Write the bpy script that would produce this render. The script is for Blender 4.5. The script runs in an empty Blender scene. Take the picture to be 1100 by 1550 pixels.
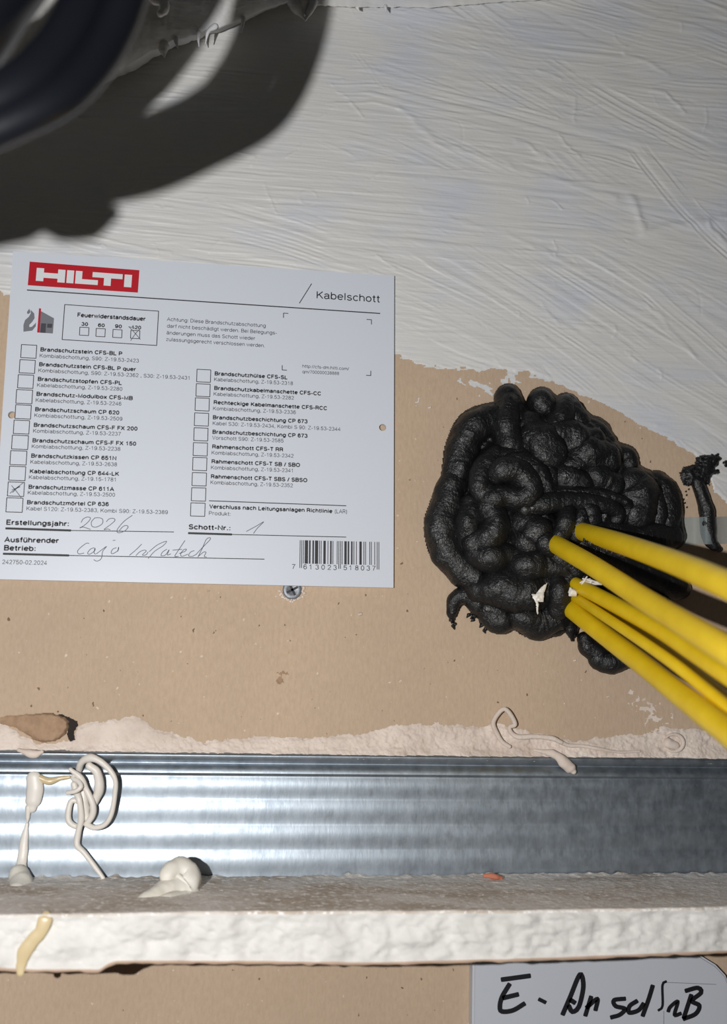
import bpy, bmesh, math, random
import numpy as np
from mathutils import Matrix, Vector

# ------------------------------------------------------------------ camera, light, exposure
scene = bpy.context.scene
COL = scene.collection
F_PX, W_PX, H_PX = 1600.0, 1100.0, 1550.0
MM = 0.001
CAM_R = np.array([[0.98916328, 0.14050966, -0.04257977],      # columns: right, forward, up
                  [-0.14564668, 0.97567431, -0.16384958],
                  [0.01852154, 0.16827559, 0.98556597]])
CAM_C = np.array([-0.05620387, -0.39026972, -0.06731023])
cam_data = bpy.data.cameras.new('camera')
cam = bpy.data.objects.new('camera', cam_data)
COL.objects.link(cam)
r_, f_, u_ = CAM_R[:, 0], CAM_R[:, 1], CAM_R[:, 2]
cam.matrix_world = Matrix(((r_[0], u_[0], -f_[0], CAM_C[0]), (r_[1], u_[1], -f_[1], CAM_C[1]),
                           (r_[2], u_[2], -f_[2], CAM_C[2]), (0, 0, 0, 1)))
cam_data.sensor_fit = 'HORIZONTAL'
cam_data.sensor_width = 36.0
cam_data.lens = 36.0 * F_PX / W_PX
cam_data.clip_start = 0.002
cam_data.clip_end = 20
cam_data.dof.use_dof = True
cam_data.dof.focus_distance = 0.398
cam_data.dof.aperture_fstop = 16.5
scene.camera = cam

world = bpy.data.worlds.new('world')
scene.world = world
world.use_nodes = True
world.node_tree.nodes['Background'].inputs[0].default_value = (0.95, 0.96, 0.94, 1)
world.node_tree.nodes['Background'].inputs[1].default_value = 0.032

flash_data = bpy.data.lights.new('phone_flash', 'POINT')
flash_data.energy = 5.6
flash_data.color = (1.0, 0.99, 0.975)
flash_data.shadow_soft_size = 0.0022
flash = bpy.data.objects.new('phone_flash', flash_data)
flash.location = (CAM_C[0] - 0.062, CAM_C[1] + 0.004, CAM_C[2] + 0.003)
COL.objects.link(flash)

scene.view_settings.view_transform = 'Standard'
scene.view_settings.look = 'None'
scene.view_settings.exposure = 0.0
scene.view_settings.gamma = 1.0
scene.view_settings.use_curve_mapping = False

rng = np.random.default_rng(7)
random.seed(7)

# ------------------------------------------------------------------ survey: a photo row and column measured onto a plane of the place
def ray(p):
    p = np.atleast_2d(np.asarray(p, float))
    d = np.stack([(p[:, 0] - W_PX / 2) / F_PX, np.ones(len(p)), -(p[:, 1] - H_PX / 2) / F_PX], 1)
    return d @ CAM_R.T

def on(p, h=0.0):
    """points standing h metres in front of the wall (the wall is the plane y = 0)"""
    d = ray(p)
    t = (-np.asarray(h, float) - CAM_C[1]) / d[:, 1]
    return CAM_C + d * t[:, None]

def on_z(p, z):
    d = ray(p)
    return CAM_C + d * ((z - CAM_C[2]) / d[:, 2])[:, None]

def px_size(P):
    return ((np.atleast_2d(P) - CAM_C) @ CAM_R[:, 1]) / F_PX

def crop(pts, x0, y0, s):
    return [(x0 + a * s, y0 + b * s) for a, b in pts]

# ------------------------------------------------------------------ numpy noise
def _hash(ix, iy, iz, seed):
    n = (ix * 374761393 + iy * 668265263 + iz * 2147483647 + seed * 1274126177) & 0xFFFFFFFF
    n = ((n ^ (n >> 13)) * 1274126177) & 0xFFFFFFFF
    n = (n ^ (n >> 16)) & 0xFFFF
    return n / 65535.0 * 2 - 1

def noise(x, y, z=0.0, seed=0):
    x, y, z = np.broadcast_arrays(np.asarray(x, float), np.asarray(y, float), np.asarray(z, float))
    ix, iy, iz = [np.floor(a).astype(np.int64) for a in (x, y, z)]
    fx, fy, fz = x - ix, y - iy, z - iz
    fx, fy, fz = [a * a * (3 - 2 * a) for a in (fx, fy, fz)]
    r = 0
    for dx in (0, 1):
        for dy in (0, 1):
            for dz in (0, 1):
                w = (fx if dx else 1 - fx) * (fy if dy else 1 - fy) * (fz if dz else 1 - fz)
                r = r + w * _hash(ix + dx, iy + dy, iz + dz, seed)
    return r

def fbm(x, y, z=0.0, seed=0, octs=4, gain=0.5):
    r, a = 0, 1.0
    for k in range(octs):
        r = r + a * noise(np.asarray(x) * 2 ** k, np.asarray(y) * 2 ** k, np.asarray(z) * 2 ** k, seed + k * 17)
        a *= gain
    return r

def sstep(a, b, x):
    t = np.clip((x - a) / (b - a), 0, 1)
    return t * t * (3 - 2 * t)

# ------------------------------------------------------------------ objects
ORIGIN = {}

def tag(o, label=None, cat=None, group=None, kind=None):
    if label: o['label'] = label
    if cat: o['category'] = cat
    if group: o['group'] = group
    if kind: o['kind'] = kind
    return o

def empty(name, loc, label=None, cat=None, group=None, kind=None):
    o = bpy.data.objects.new(name, None)
    o.empty_display_size = 0.01
    o.location = tuple(loc)
    COL.objects.link(o)
    ORIGIN[o.name] = np.asarray(loc, float)
    return tag(o, label, cat, group, kind)

def mesh_data(name, V, Fc, smooth=True):
    me = bpy.data.meshes.new(name)
    V = np.asarray(V, float)
    if isinstance(Fc, np.ndarray):
        n, k = Fc.shape
        me.vertices.add(len(V)); me.vertices.foreach_set('co', V.ravel())
        me.loops.add(n * k); me.loops.foreach_set('vertex_index', Fc.ravel().astype(np.int32))
        me.polygons.add(n)
        me.polygons.foreach_set('loop_start', (np.arange(n) * k).astype(np.int32))
        me.update(calc_edges=True)
        me.validate()
    else:
        me.from_pydata([tuple(v) for v in V], [], Fc)
    me.polygons.foreach_set('use_smooth', [smooth] * len(me.polygons))
    me.update()
    return me

def mesh_obj(name, V, Fc, mat, parent=None, smooth=True, local=False, org=None):
    V = np.asarray(V, float)
    if parent is not None:
        if not local: V = V - ORIGIN[parent.name]
    else:
        if org is None: org = V.mean(0)
        V = V - org
    me = mesh_data(name, V, Fc, smooth)
    me.materials.append(mat)
    o = bpy.data.objects.new(name, me)
    COL.objects.link(o)
    if parent is not None:
        o.parent = parent
        ORIGIN[o.name] = np.zeros(3) if local else ORIGIN[parent.name]
    else:
        o.location = tuple(org); ORIGIN[o.name] = np.asarray(org, float)
    return o

def box_vf(x0, x1, y0, y1, z0, z1):
    V = [(x, y, z) for x in (x0, x1) for y in (y0, y1) for z in (z0, z1)]
    Fc = [(0, 1, 3, 2), (4, 6, 7, 5), (0, 4, 5, 1), (2, 3, 7, 6), (0, 2, 6, 4), (1, 5, 7, 3)]
    return V, Fc

def spline(P, R, ds):
    P = np.asarray(P, float); R = np.asarray(R, float)
    if len(P) == 2:
        P = np.array([P[0], (P[0] + P[1]) / 2, P[1]]); R = np.array([R[0], (R[0] + R[1]) / 2, R[1]])
    E = np.vstack([2 * P[0] - P[1], P, 2 * P[-1] - P[-2]])
    out, rad = [], []
    for i in range(len(P) - 1):
        a, b, c, d = E[i:i + 4]
        n = max(2, int(np.linalg.norm(c - b) / ds))
        for k in range(n):
            t = k / n
            out.append(0.5 * (2 * b + (c - a) * t + (2 * a - 5 * b + 4 * c - d) * t * t + (3 * b - a - 3 * c + d) * t ** 3))
            tt = t * t * (3 - 2 * t)
            rad.append(R[i] * (1 - tt) + R[i + 1] * tt)
    out.append(P[-1]); rad.append(R[-1])
    return np.array(out), np.array(rad)

def tube(P, R, seg=20, ds=0.0006, wrinkle=0.0, wl=0.0009, lump=0.0, ll=0.004, seed=0, caps=True, flat=1.0, skin=0.0):
    C, rad = spline(P, R, ds)
    T = np.gradient(C, axis=0)
    T /= np.linalg.norm(T, axis=1)[:, None] + 1e-12
    if caps:
        k = np.linspace(0, 1, 8)[1:-1] * math.pi / 2
        c0 = [C[0] - T[0] * rad[0] * math.sin(a) for a in k[::-1]]; r0 = [rad[0] * math.cos(a) for a in k[::-1]]
        c1 = [C[-1] + T[-1] * rad[-1] * math.sin(a) for a in k]; r1 = [rad[-1] * math.cos(a) for a in k]
        C = np.vstack([c0, C, c1]); rad = np.concatenate([r0, rad, r1])
        T = np.vstack([np.repeat(T[:1], 6, 0), T, np.repeat(T[-1:], 6, 0)])
    n = len(C)
    ref = np.array([0, -1.0, 0]) if abs(T[0][1]) < 0.8 else np.array([0, 0, 1.0])
    N = np.zeros((n, 3)); v = ref - T[0] * (ref @ T[0]); v /= np.linalg.norm(v)
    for i in range(n):
        v = v - T[i] * (v @ T[i]); v /= np.linalg.norm(v) + 1e-12
        N[i] = v
    B = np.cross(T, N)
    th = np.linspace(0, 2 * math.pi, seg, endpoint=False)
    s = np.concatenate([[0], np.cumsum(np.linalg.norm(np.diff(C, axis=0), axis=1))])
    f = np.ones((n, seg))
    if wrinkle:
        cx, cy = np.cos(th)[None, :], np.sin(th)[None, :]
        wav = noise(s[:, None] / wl, cx * 0.9 + 5, cy * 0.9, seed) + 0.5 * noise(s[:, None] / wl * 2.1, cx * 1.6 + 9, cy * 1.6, seed + 3)
        f = f + wrinkle * wav
    D = np.cos(th)[None, :, None] * N[:, None, :] * flat + np.sin(th)[None, :, None] * B[:, None, :]
    if lump:
        Q = C[:, None, :] + D * rad[:, None, None]
        f = f + lump * fbm(Q[..., 0] / ll, Q[..., 1] / ll, Q[..., 2] / ll, seed + 5, 2)
    if skin:
        Q = (C[:, None, :] + D * rad[:, None, None]) / .0012
        f = f + skin * .6 / .05 * (0.5 - np.abs(noise(Q[..., 0], Q[..., 1], Q[..., 2], seed + 9))) + skin * 6 * noise(Q[..., 0] * 2, Q[..., 1] * 2, Q[..., 2] * 2, seed + 8)
    V = C[:, None, :] + D * (rad[:, None] * f)[:, :, None]
    V = V.reshape(-1, 3)
    Fc = []
    for i in range(n - 1):
        for j in range(seg):
            j2 = (j + 1) % seg
            Fc.append((i * seg + j, i * seg + j2, (i + 1) * seg + j2, (i + 1) * seg + j))
    V = np.vstack([V, C[:1], C[-1:]])
    a, b = n * seg, n * seg + 1
    for j in range(seg):
        j2 = (j + 1) % seg
        Fc.append((a, j2, j)); Fc.append((b, (n - 1) * seg + j, (n - 1) * seg + j2))
    return V, Fc

def merge(parts):
    V, Fc, k = [], [], 0
    for v, f in parts:
        V.append(np.asarray(v, float)); Fc += [tuple(i + k for i in q) for q in f]; k += len(v)
    return np.vstack(V), Fc

def ribbon(pts, w):
    """flat stroke in the x-y plane with round-ish ends; w: width or list of widths"""
    P = np.asarray(pts, float)
    keep = [0] + [i for i in range(1, len(P)) if np.linalg.norm(P[i] - P[i - 1]) > 1e-9]
    P = P[keep]
    T = np.gradient(P, axis=0); T /= np.linalg.norm(T, axis=1)[:, None] + 1e-12
    Nn = np.stack([-T[:, 1], T[:, 0]], 1)
    if len(P) > 2:
        D = np.diff(P, axis=0); D /= np.linalg.norm(D, axis=1)[:, None]
        b = D[:-1] + D[1:]; bl = np.linalg.norm(b, axis=1)[:, None]
        b = np.where(bl > 0.3, b / (bl + 1e-12), D[:-1])
        n0 = np.stack([-D[:-1, 1], D[:-1, 0]], 1); nb = np.stack([-b[:, 1], b[:, 0]], 1)
        Nn[1:-1] = nb / np.maximum((nb * n0).sum(1), 0.6)[:, None]
        Nn[0] = [-D[0, 1], D[0, 0]]; Nn[-1] = [-D[-1, 1], D[-1, 0]]; T[0], T[-1] = D[0], D[-1]
    ww = np.broadcast_to(np.asarray(w, float), (len(P),)) / 2
    cap_ = 0.35
    P = np.vstack([P[0] - T[0] * ww[0] * cap_, P, P[-1] + T[-1] * ww[-1] * cap_])
    Nn = np.vstack([Nn[:1] * 0.7, Nn, Nn[-1:] * 0.7]); ww = np.concatenate([ww[:1], ww, ww[-1:]])
    L = P + Nn * ww[:, None]; Rr = P - Nn * ww[:, None]
    n = len(P)
    V = np.vstack([L, Rr])
    return V, [(n + i, n + i + 1, i + 1, i) for i in range(n - 1)]

def smooth2(pts, n=6):
    P = np.asarray([(a, b, 0) for a, b in pts], float)
    C, _ = spline(P, np.ones(len(P)), max(1e-9, np.linalg.norm(np.diff(P, axis=0), axis=1).sum() / (n * len(P))))
    return C[:, :2]

def rect2(x0, y0, x1, y1):
    return np.array([(x0, y0), (x1, y0), (x1, y1), (x0, y1)]), [(0, 1, 2, 3)]

def lift(part, z):
    V, Fc = part
    V = np.asarray(V, float)
    return np.column_stack([V[:, 0], V[:, 1], np.full(len(V), z)]), Fc

def poly_dist(X, Y, poly):
    """signed distance to a closed polygon, positive inside"""
    poly = np.asarray(poly, float)
    d = np.full(X.shape, 1e9); inside = np.zeros(X.shape, bool)
    for a, b in zip(poly, np.roll(poly, -1, 0)):
        e = b - a; L = (e @ e) + 1e-12
        t = np.clip(((X - a[0]) * e[0] + (Y - a[1]) * e[1]) / L, 0, 1)
        d = np.minimum(d, np.hypot(X - a[0] - t * e[0], Y - a[1] - t * e[1]))
        c = (a[1] > Y) != (b[1] > Y)
        inside ^= c & (X < a[0] + (Y - a[1]) / (b[1] - a[1] + 1e-12) * e[0])
    return np.where(inside, d, -d)

def line_dist(X, Y, pts):
    d = np.full(X.shape, 1e9)
    pts = np.asarray(pts, float)
    for a, b in zip(pts[:-1], pts[1:]):
        e = b - a; L = (e @ e) + 1e-12
        t = np.clip(((X - a[0]) * e[0] + (Y - a[1]) * e[1]) / L, 0, 1)
        d = np.minimum(d, np.hypot(X - a[0] - t * e[0], Y - a[1] - t * e[1]))
    return d

def grid(x0, x1, y0, y1, step):
    return np.meshgrid(np.arange(x0, x1 + step, step), np.arange(y0, y1 + step, step))

def relief(X, Y, Hm, mask, base=0.0):
    """mesh of the masked cells of a height map Hm (metres above the wall) over survey points X, Y"""
    ny, nx = X.shape
    P = on(np.column_stack([X.ravel(), Y.ravel()]), base)
    P[:, 1] -= Hm.ravel()
    c = (mask[:-1, :-1] & mask[1:, :-1] & mask[:-1, 1:] & mask[1:, 1:])
    iy, ix = np.nonzero(c)
    a = iy * nx + ix
    Fc = np.column_stack([a, a + nx, a + nx + 1, a + 1])
    used = np.unique(Fc); m = np.full(ny * nx, -1); m[used] = np.arange(len(used))
    return P[used], m[Fc]

# ------------------------------------------------------------------ materials
def srgb(r, g, b):
    c = [v / 255 for v in (r, g, b)]
    return tuple((v / 12.92 if v <= 0.04045 else ((v + 0.055) / 1.055) ** 2.4) for v in c) + (1,)

class Mat:
    def __init__(s, name, color=(0.5, 0.5, 0.5, 1), rough=0.6, metal=0.0, spec=0.5):
        s.m = bpy.data.materials.new(name); s.m.use_nodes = True
        s.t = s.m.node_tree; s.b = s.t.nodes['Principled BSDF']
        s.set('Base Color', color); s.set('Roughness', rough); s.set('Metallic', metal); s.set('Specular IOR Level', spec)
        s.co = s.t.nodes.new('ShaderNodeTexCoord').outputs['Object']
    def set(s, k, v): s.b.inputs[k].default_value = v
    def link(s, a, b): s.t.links.new(a, b)
    def noise(s, scale, detail=4, rough=0.6, stretch=None, rot=None, dist=0.0):
        n = s.t.nodes.new('ShaderNodeTexNoise')
        n.inputs['Scale'].default_value = scale; n.inputs['Detail'].default_value = detail
        n.inputs['Roughness'].default_value = rough; n.inputs['Distortion'].default_value = dist
        co = s.co
        if stretch:
            mp = s.t.nodes.new('ShaderNodeMapping'); mp.inputs['Scale'].default_value = stretch
            if rot: mp.inputs['Rotation'].default_value = rot
            s.link(co, mp.inputs[0]); co = mp.outputs[0]
        s.link(co, n.inputs['Vector'])
        return n.outputs['Fac']
    def ramp(s, fac, stops):
        r = s.t.nodes.new('ShaderNodeValToRGB')
        while len(r.color_ramp.elements) < len(stops): r.color_ramp.elements.new(0.5)
        for e, (p, c) in zip(r.color_ramp.elements, stops): e.position = p; e.color = c
        s.link(fac, r.inputs[0]); return r.outputs[0]
    def val(s, fac, a, b, lo=0.3, hi=0.7):
        r = s.t.nodes.new('ShaderNodeMapRange')
        for k, v in zip((1, 2, 3, 4), (lo, hi, a, b)): r.inputs[k].default_value = v
        s.link(fac, r.inputs[0]); return r.outputs[0]
    def mix(s, fac, a, b, mode='MIX'):
        n = s.t.nodes.new('ShaderNodeMix'); n.data_type = 'RGBA'; n.blend_type = mode
        for v, i in ((fac, 0), (a, 6), (b, 7)):
            if hasattr(v, 'links'): s.link(v, n.inputs[i])
            else: n.inputs[i].default_value = v
        return n.outputs[2]
    def color(s, sock): s.link(sock, s.b.inputs['Base Color'])
    def bump(s, *hs, dist=0.0002):
        prev = None
        for h, st, d in hs:
            b = s.t.nodes.new('ShaderNodeBump'); b.inputs['Strength'].default_value = st; b.inputs['Distance'].default_value = d
            s.link(h, b.inputs['Height'])
            if prev is not None: s.link(prev, b.inputs['Normal'])
            prev = b.outputs[0]
        s.link(prev, s.b.inputs['Normal'])

def make_mats():
    M = {}
    m = Mat('gypsum_board_paper', rough=0.85, spec=0.25)
    base = m.ramp(m.noise(14, 3), [(0.3, srgb(186, 164, 142)), (0.7, srgb(197, 174, 150))])
    fib = m.noise(900, 3, 0.7, (1, 1, 0.35))
    base = m.mix(m.val(fib, 0, 0.5, 0.35, 0.75), base, srgb(168, 145, 122))
    spk = m.ramp(m.noise(420, 2, 0.5), [(0.70, (0, 0, 0, 1)), (0.745, (1, 1, 1, 1))])
    base = m.mix(spk, base, srgb(214, 198, 180))
    drk = m.ramp(m.noise(333, 2, 0.5, (1.3, 1, 1)), [(0.265, (1, 1, 1, 1)), (0.29, (0, 0, 0, 1))])
    base = m.mix(drk, base, srgb(120, 98, 80))
    m.color(base); m.bump((fib, 0.5, 0.0002), (m.noise(160, 3), 0.3, 0.0004)); M['board'] = m.m

    m = Mat('white_coating', rough=0.5, spec=0.4)
    c = m.ramp(m.noise(22, 3, 0.55, (1, 1, 1.6)), [(0.3, srgb(203, 206, 214)), (0.55, srgb(213, 212, 209)), (0.75, srgb(208, 208, 208))])
    m.color(c); m.bump((m.noise(620, 2, 0.5, (0.07, 1, 1), (0, -0.16, 0), .15), 0.5, 0.0006), (m.noise(420, 2, 0.5, (0.09, 1, 1), (0, -0.42, 0), .2), 0.3, 0.0006), (m.noise(700, 3), 0.2, 0.0003)); M['paint'] = m.m

    m = Mat('joint_plaster', rough=0.9, spec=0.2)
    c = m.ramp(m.noise(60, 5), [(0.3, srgb(196, 180, 168)), (0.6, srgb(222, 208, 197))])
    m.color(c); m.bump((m.noise(900, 4), 0.5, 0.0004)); M['plaster'] = m.m

    m = Mat('gypsum_core', rough=0.9, spec=0.2)
    c = m.ramp(m.noise(70, 5), [(0.3, srgb(206, 203, 199)), (0.6, srgb(222, 220, 216))])
    m.color(c); m.bump((m.noise(500, 4), 0.5, 0.0004)); M['core'] = m.m

    m = Mat('dusty_board_paper', rough=0.9, spec=0.2)
    c = m.ramp(m.noise(45, 4, 0.6, (0.5, 1, 1)), [(0.40, srgb(196, 182, 168)), (0.56, srgb(228, 222, 216))])
    s = m.ramp(m.noise(430, 3, 0.6), [(0.55, (0, 0, 0, 1)), (0.60, (1, 1, 1, 1))])
    m.color(m.mix(s, c, srgb(246, 242, 238))); m.bump((m.noise(500, 3, 0.6), 0.8, 0.0006)); M['dusty'] = m.m

    m = Mat('torn_paper', rough=0.9, spec=0.2)
    c = m.ramp(m.noise(300, 4), [(0.3, srgb(150, 122, 98)), (0.7, srgb(176, 148, 122))])
    m.color(c); m.bump((m.noise(700, 4), 0.5, 0.0003)); M['torn'] = m.m
    M['paper_edge'] = Mat('paper_edge', srgb(196, 168, 146), 0.9).m

    m = Mat('label_plastic', srgb(207, 212, 222), 0.38, spec=0.35)
    m.bump((m.noise(60, 2), 0.08, 0.0004)); M['label'] = m.m
    M['print_black'] = Mat('print_black', (0.018, 0.018, 0.022, 1), 0.6).m
    M['print_line'] = Mat('print_line', (0.03, 0.03, 0.035, 1), 0.6).m
    M['pen'] = Mat('ballpoint_ink', srgb(90, 92, 102), 0.6).m
    M['red'] = Mat('print_red', srgb(180, 4, 28), 0.5).m
    M['print_white'] = Mat('print_white', srgb(216, 218, 222), 0.5).m
    M['print_grey'] = Mat('print_grey', srgb(112, 114, 122), 0.6).m
    M['print_dark'] = Mat('print_dark_grey', srgb(62, 62, 70), 0.6).m

    m = Mat('black_sealant', (0.0055, 0.0058, 0.0066, 1), 0.42, spec=0.55)
    m.bump((m.noise(330, 3, 0.6, dist=1.5), 0.35, 0.0008), (m.noise(850, 3, 0.6, dist=1.0), 0.62, 0.0006), (m.noise(2200, 2, 0.6), 0.3, 0.0002))
    m.link(m.val(m.noise(260, 4), 0.33, 0.5), m.b.inputs['Roughness']); M['sealant'] = m.m

    m = Mat('yellow_cable_jacket', srgb(234, 192, 8), 0.42, spec=0.4)
    c = m.ramp(m.noise(120, 3), [(0.3, srgb(222, 186, 12)), (0.7, srgb(232, 198, 26))])
    m.color(c); m.bump((m.noise(300, 2), 0.06, 0.0004)); m.set('Subsurface Weight', 0.0); M['yellow'] = m.m

    m = Mat('galvanised_steel', rough=0.36, metal=1.0)
    z = m.noise(240, 5, 0.65, (1, 1, 0.4))
    c = m.ramp(z, [(0.25, srgb(146, 156, 166)), (0.75, srgb(172, 181, 190))])
    m.color(c)
    m.link(m.val(m.noise(300, 4, 0.6, (1.0, 1, 0.8)), 0.42, 0.54), m.b.inputs['Roughness'])
    m.bump((m.noise(420, 4, 0.6, (1.4, 1, 0.35)), 0.35, 0.00012)); M['steel'] = m.m
    M['steel_edge'] = m.m

    m = Mat('white_acrylic', srgb(222, 216, 208), 0.42, spec=0.5)
    m.bump((m.noise(200, 3), 0.15, 0.0004)); M['acrylic'] = m.m
    m = Mat('grey_white_filler', srgb(206, 200, 186), 0.55)
    c = m.ramp(m.noise(90, 3), [(0.3, srgb(214, 209, 196)), (0.7, srgb(230, 227, 220))])
    m.color(c); m.bump((m.noise(300, 3), 0.3, 0.0004)); M['filler'] = m.m
    m = Mat('glue_resin', srgb(206, 186, 146), 0.3); M['resin'] = m.m

    m = Mat('black_rubber', (0.0030, 0.0036, 0.0056, 1), 0.31, spec=0.5)
    m.bump((m.noise(90, 3), 0.2, 0.0006)); M['rubber'] = m.m
    M['green'] = Mat('green_marking', srgb(70, 78, 22), 0.6).m

    m = Mat('screw_steel', srgb(128, 132, 138), 0.5, metal=0.55)
    m.bump((m.noise(900, 3), 0.4, 0.0002)); M['screw'] = m.m
    m = Mat('tag_plastic', srgb(190, 194, 202), 0.35, spec=0.4); M['tag'] = m.m
    M['marker'] = Mat('marker_ink', (0.009, 0.009, 0.012, 1), 0.45).m
    M['brick'] = Mat('brick_chip', srgb(186, 116, 92), 0.9).m

    m = Mat('translucent_light_band', srgb(178, 190, 192), 0.4)  # reflected band of light put into a translucent pale blue colour
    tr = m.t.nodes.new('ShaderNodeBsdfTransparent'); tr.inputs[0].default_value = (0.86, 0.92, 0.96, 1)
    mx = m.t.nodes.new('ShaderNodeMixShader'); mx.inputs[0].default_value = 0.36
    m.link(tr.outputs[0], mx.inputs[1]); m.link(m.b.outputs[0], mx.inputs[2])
    m.link(mx.outputs[0], m.t.nodes['Material Output'].inputs['Surface']); M['light_band'] = m.m
    return M

M = make_mats()

# ------------------------------------------------------------------ the setting: back wall of gypsum board
V, Fc = box_vf(-0.26, 0.30, 0.0, 0.0125, -0.34, 0.34)
wall = mesh_obj('wall_back', V, Fc, M['board'], None, smooth=False, org=np.zeros(3))
tag(wall, 'tan gypsum board wall behind the label, its upper half brushed with white coating', 'wall', kind='structure')

def paint_coat():
    step = 1.25
    X, Y = grid(-50, 1150, -60, 830, step)
    edge_x = [-60, 0, 20, 80, 300, 596, 640, 700, 745, 775, 800, 850, 880, 905, 950, 1000, 1050, 1072, 1080, 1100, 1160]
    edge_y = [436, 440, 446, 452, 500, 541, 553, 563, 559, 570, 567, 584, 597, 605, 632, 660, 690, 716, 744, 764, 800]
    ed = np.interp(X, edge_x, edge_y)
    rag = 5 * noise(X / 26, Y / 30, 0, 3) + 4 * noise(X / 14, Y / 3.5, 0, 4) + 2.5 * noise(X / 5, Y / 3, 0, 5)
    d = ed - Y + rag * np.where(X < 800, 1.0, 0.55)
    Hm = np.full(X.shape, 0.00025)
    r = np.random.default_rng(11)
    def ang(x, y):
        a = 6 + 13 * sstep(400, 800, x) + 16 * sstep(650, 1050, x) * sstep(150, 520, y)
        return a
    for k in range(520):
        x, y = r.uniform(-80, 1150), r.uniform(-80, 800)
        th = math.radians(ang(x, y) + r.normal(0, 9 if x > 500 else 5))
        if r.random() < 0.06: th += r.choice([-1, 1]) * r.uniform(0.4, 1.2)
        L, wd = r.uniform(90, 330), r.uniform(14, 52)
        curv = r.normal(0, 0.00035)
        m = (np.abs(X[0] - x) < L + wd); n = (np.abs(Y[:, 0] - y) < L * 0.75 + wd)
        if not m.any() or not n.any(): continue
        sl = np.ix_(n, m)
        dx, dy = X[sl] - x, Y[sl] - y
        s = dx * math.cos(th) + dy * math.sin(th); v = -dx * math.sin(th) + dy * math.cos(th)
        v = v - curv * s * s + 1.2 * noise(s / 60, v / 40, 0, k)
        e = wd * (1 + 0.08 * noise(s / 30, 0.5, 0, k + 1))
        mk = sstep(0, 5, e - np.abs(v)) * sstep(0, 40, L - np.abs(s) + 16 * noise(v / 3, 0.3, 0, k + 2))
        prof = 0.75 * noise(v / 3.0, s / 200, 0, k + 3) + 0.55 * noise(v / 8.0, s / 400, 0, k + 4)
        ridge = np.exp(-((e - np.abs(v) - 2.5) / 2.2) ** 2) * 0.9 * sstep(-.2, .5, noise(s / 45, np.sign(v), 0, k + 5))
        amp = r.uniform(0.12, 0.40) * MM
        new = r.uniform(0.15, 0.42) * MM + amp * (prof + ridge)
        mk = mk * r.uniform(0.55, 0.95)
        Hm[sl] = Hm[sl] * (1 - mk) + new * mk
    # soft undulation of the trowelled ground and some heavier ridges
    Hm += 0.35 * MM * noise(X / 150, Y / 110, 0, 31) + 0.12 * MM * noise(X / 40, Y / 30, 0, 32)
    for pts, wd, a in [([(605, 165), (640, 195), (660, 218), (720, 235), (800, 262), (860, 280), (930, 300)], 5, .30),
                       ([(780, 215), (805, 222), (828, 240)], 3.5, .28), ([(955, 300), (975, 350), (1040, 340), (1100, 333)], 7, .6),
                       ([(1070, 338), (1100, 372)], 5, .45), ([(945, 80), (990, 35), (1020, 15)], 4, .2),
                       ([(985, 140), (1005, 143), (1035, 168)], 3, .3), ([(945, 85), (975, 92), (1010, 112)], 3.5, .25),
                       ([(868, 150), (870, 185)], 3, .18), ([(350, 230), (385, 238), (380, 250)], 2.5, .22),
                       ([(500, 125), (540, 165), (548, 178)], 2.5, .2), ([(930, 430), (990, 470), (1050, 540)], 4, .22),
                       ([(640, 320), (760, 350), (860, 400)], 4, .18), ([(150, 370), (155, 368), (160, 374)], 2, .2)]:
        lo, hi = np.min(pts, 0) - 30, np.max(pts, 0) + 30
        sl = np.ix_((Y[:, 0] > lo[1]) & (Y[:, 0] < hi[1]), (X[0] > lo[0]) & (X[0] < hi[0])); Xs, Ys = X[sl], Y[sl]
        Hm[sl] += a * MM * np.exp(-(line_dist(Xs + 3 * noise(Xs / 15, Ys / 15, 0, 51), Ys + 3 * noise(Xs / 15, Ys / 15, 0, 52), pts) / wd) ** 2)
    for k in range(150):                                   # stray bristle scratches and drag marks
        x, y = r.uniform(0, 1100), r.uniform(10, 640); th = math.radians(ang(x, y) + r.normal(0, 35)); L = r.uniform(8, 46)
        c2 = r.normal(0, .5)
        pts = [(x + t * L * math.cos(th + c2 * t), y + t * L * math.sin(th + c2 * t)) for t in np.linspace(0, 1, 4)]
        sl = np.ix_(np.abs(Y[:, 0] - y) < L + 12, np.abs(X[0] - x) < L + 12)
        if 0 in X[sl].shape: continue
        Xs, Ys = X[sl], Y[sl]
        Hm[sl] += r.uniform(-.10, .22) * MM * np.exp(-(line_dist(Xs + 1.5 * noise(Xs / 6, Ys / 6, 0, k), Ys + 1.5 * noise(Xs / 6, Ys / 6, 0, k + 1), pts) / r.uniform(1.3, 2.6)) ** 2)
    for k in range(120):                                   # little nibs and bubbles
        x, y = r.uniform(0, 1100), r.uniform(20, 650); s = r.uniform(1.5, 3.2)
        m = (np.abs(X[0] - x) < 12); n = (np.abs(Y[:, 0] - y) < 12)
        if m.any() and n.any():
            sl = np.ix_(n, m); Hm[sl] += r.uniform(-.12, .2) * MM * np.exp(-(((X[sl] - x) / s / 1.4) ** 2 + ((Y[sl] - y) / s) ** 2))
    # ring mark at the left
    rr = np.hypot(X - 466, (Y - 300) * 1.2); Hm += 0.12 * MM * np.exp(-((rr - 13) / 2.2) ** 2)
    Hm = np.maximum(Hm, 0.00012)
    Hm *= sstep(0, 9, d) * 0.85 + 0.15
    mask = d > 0
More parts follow.
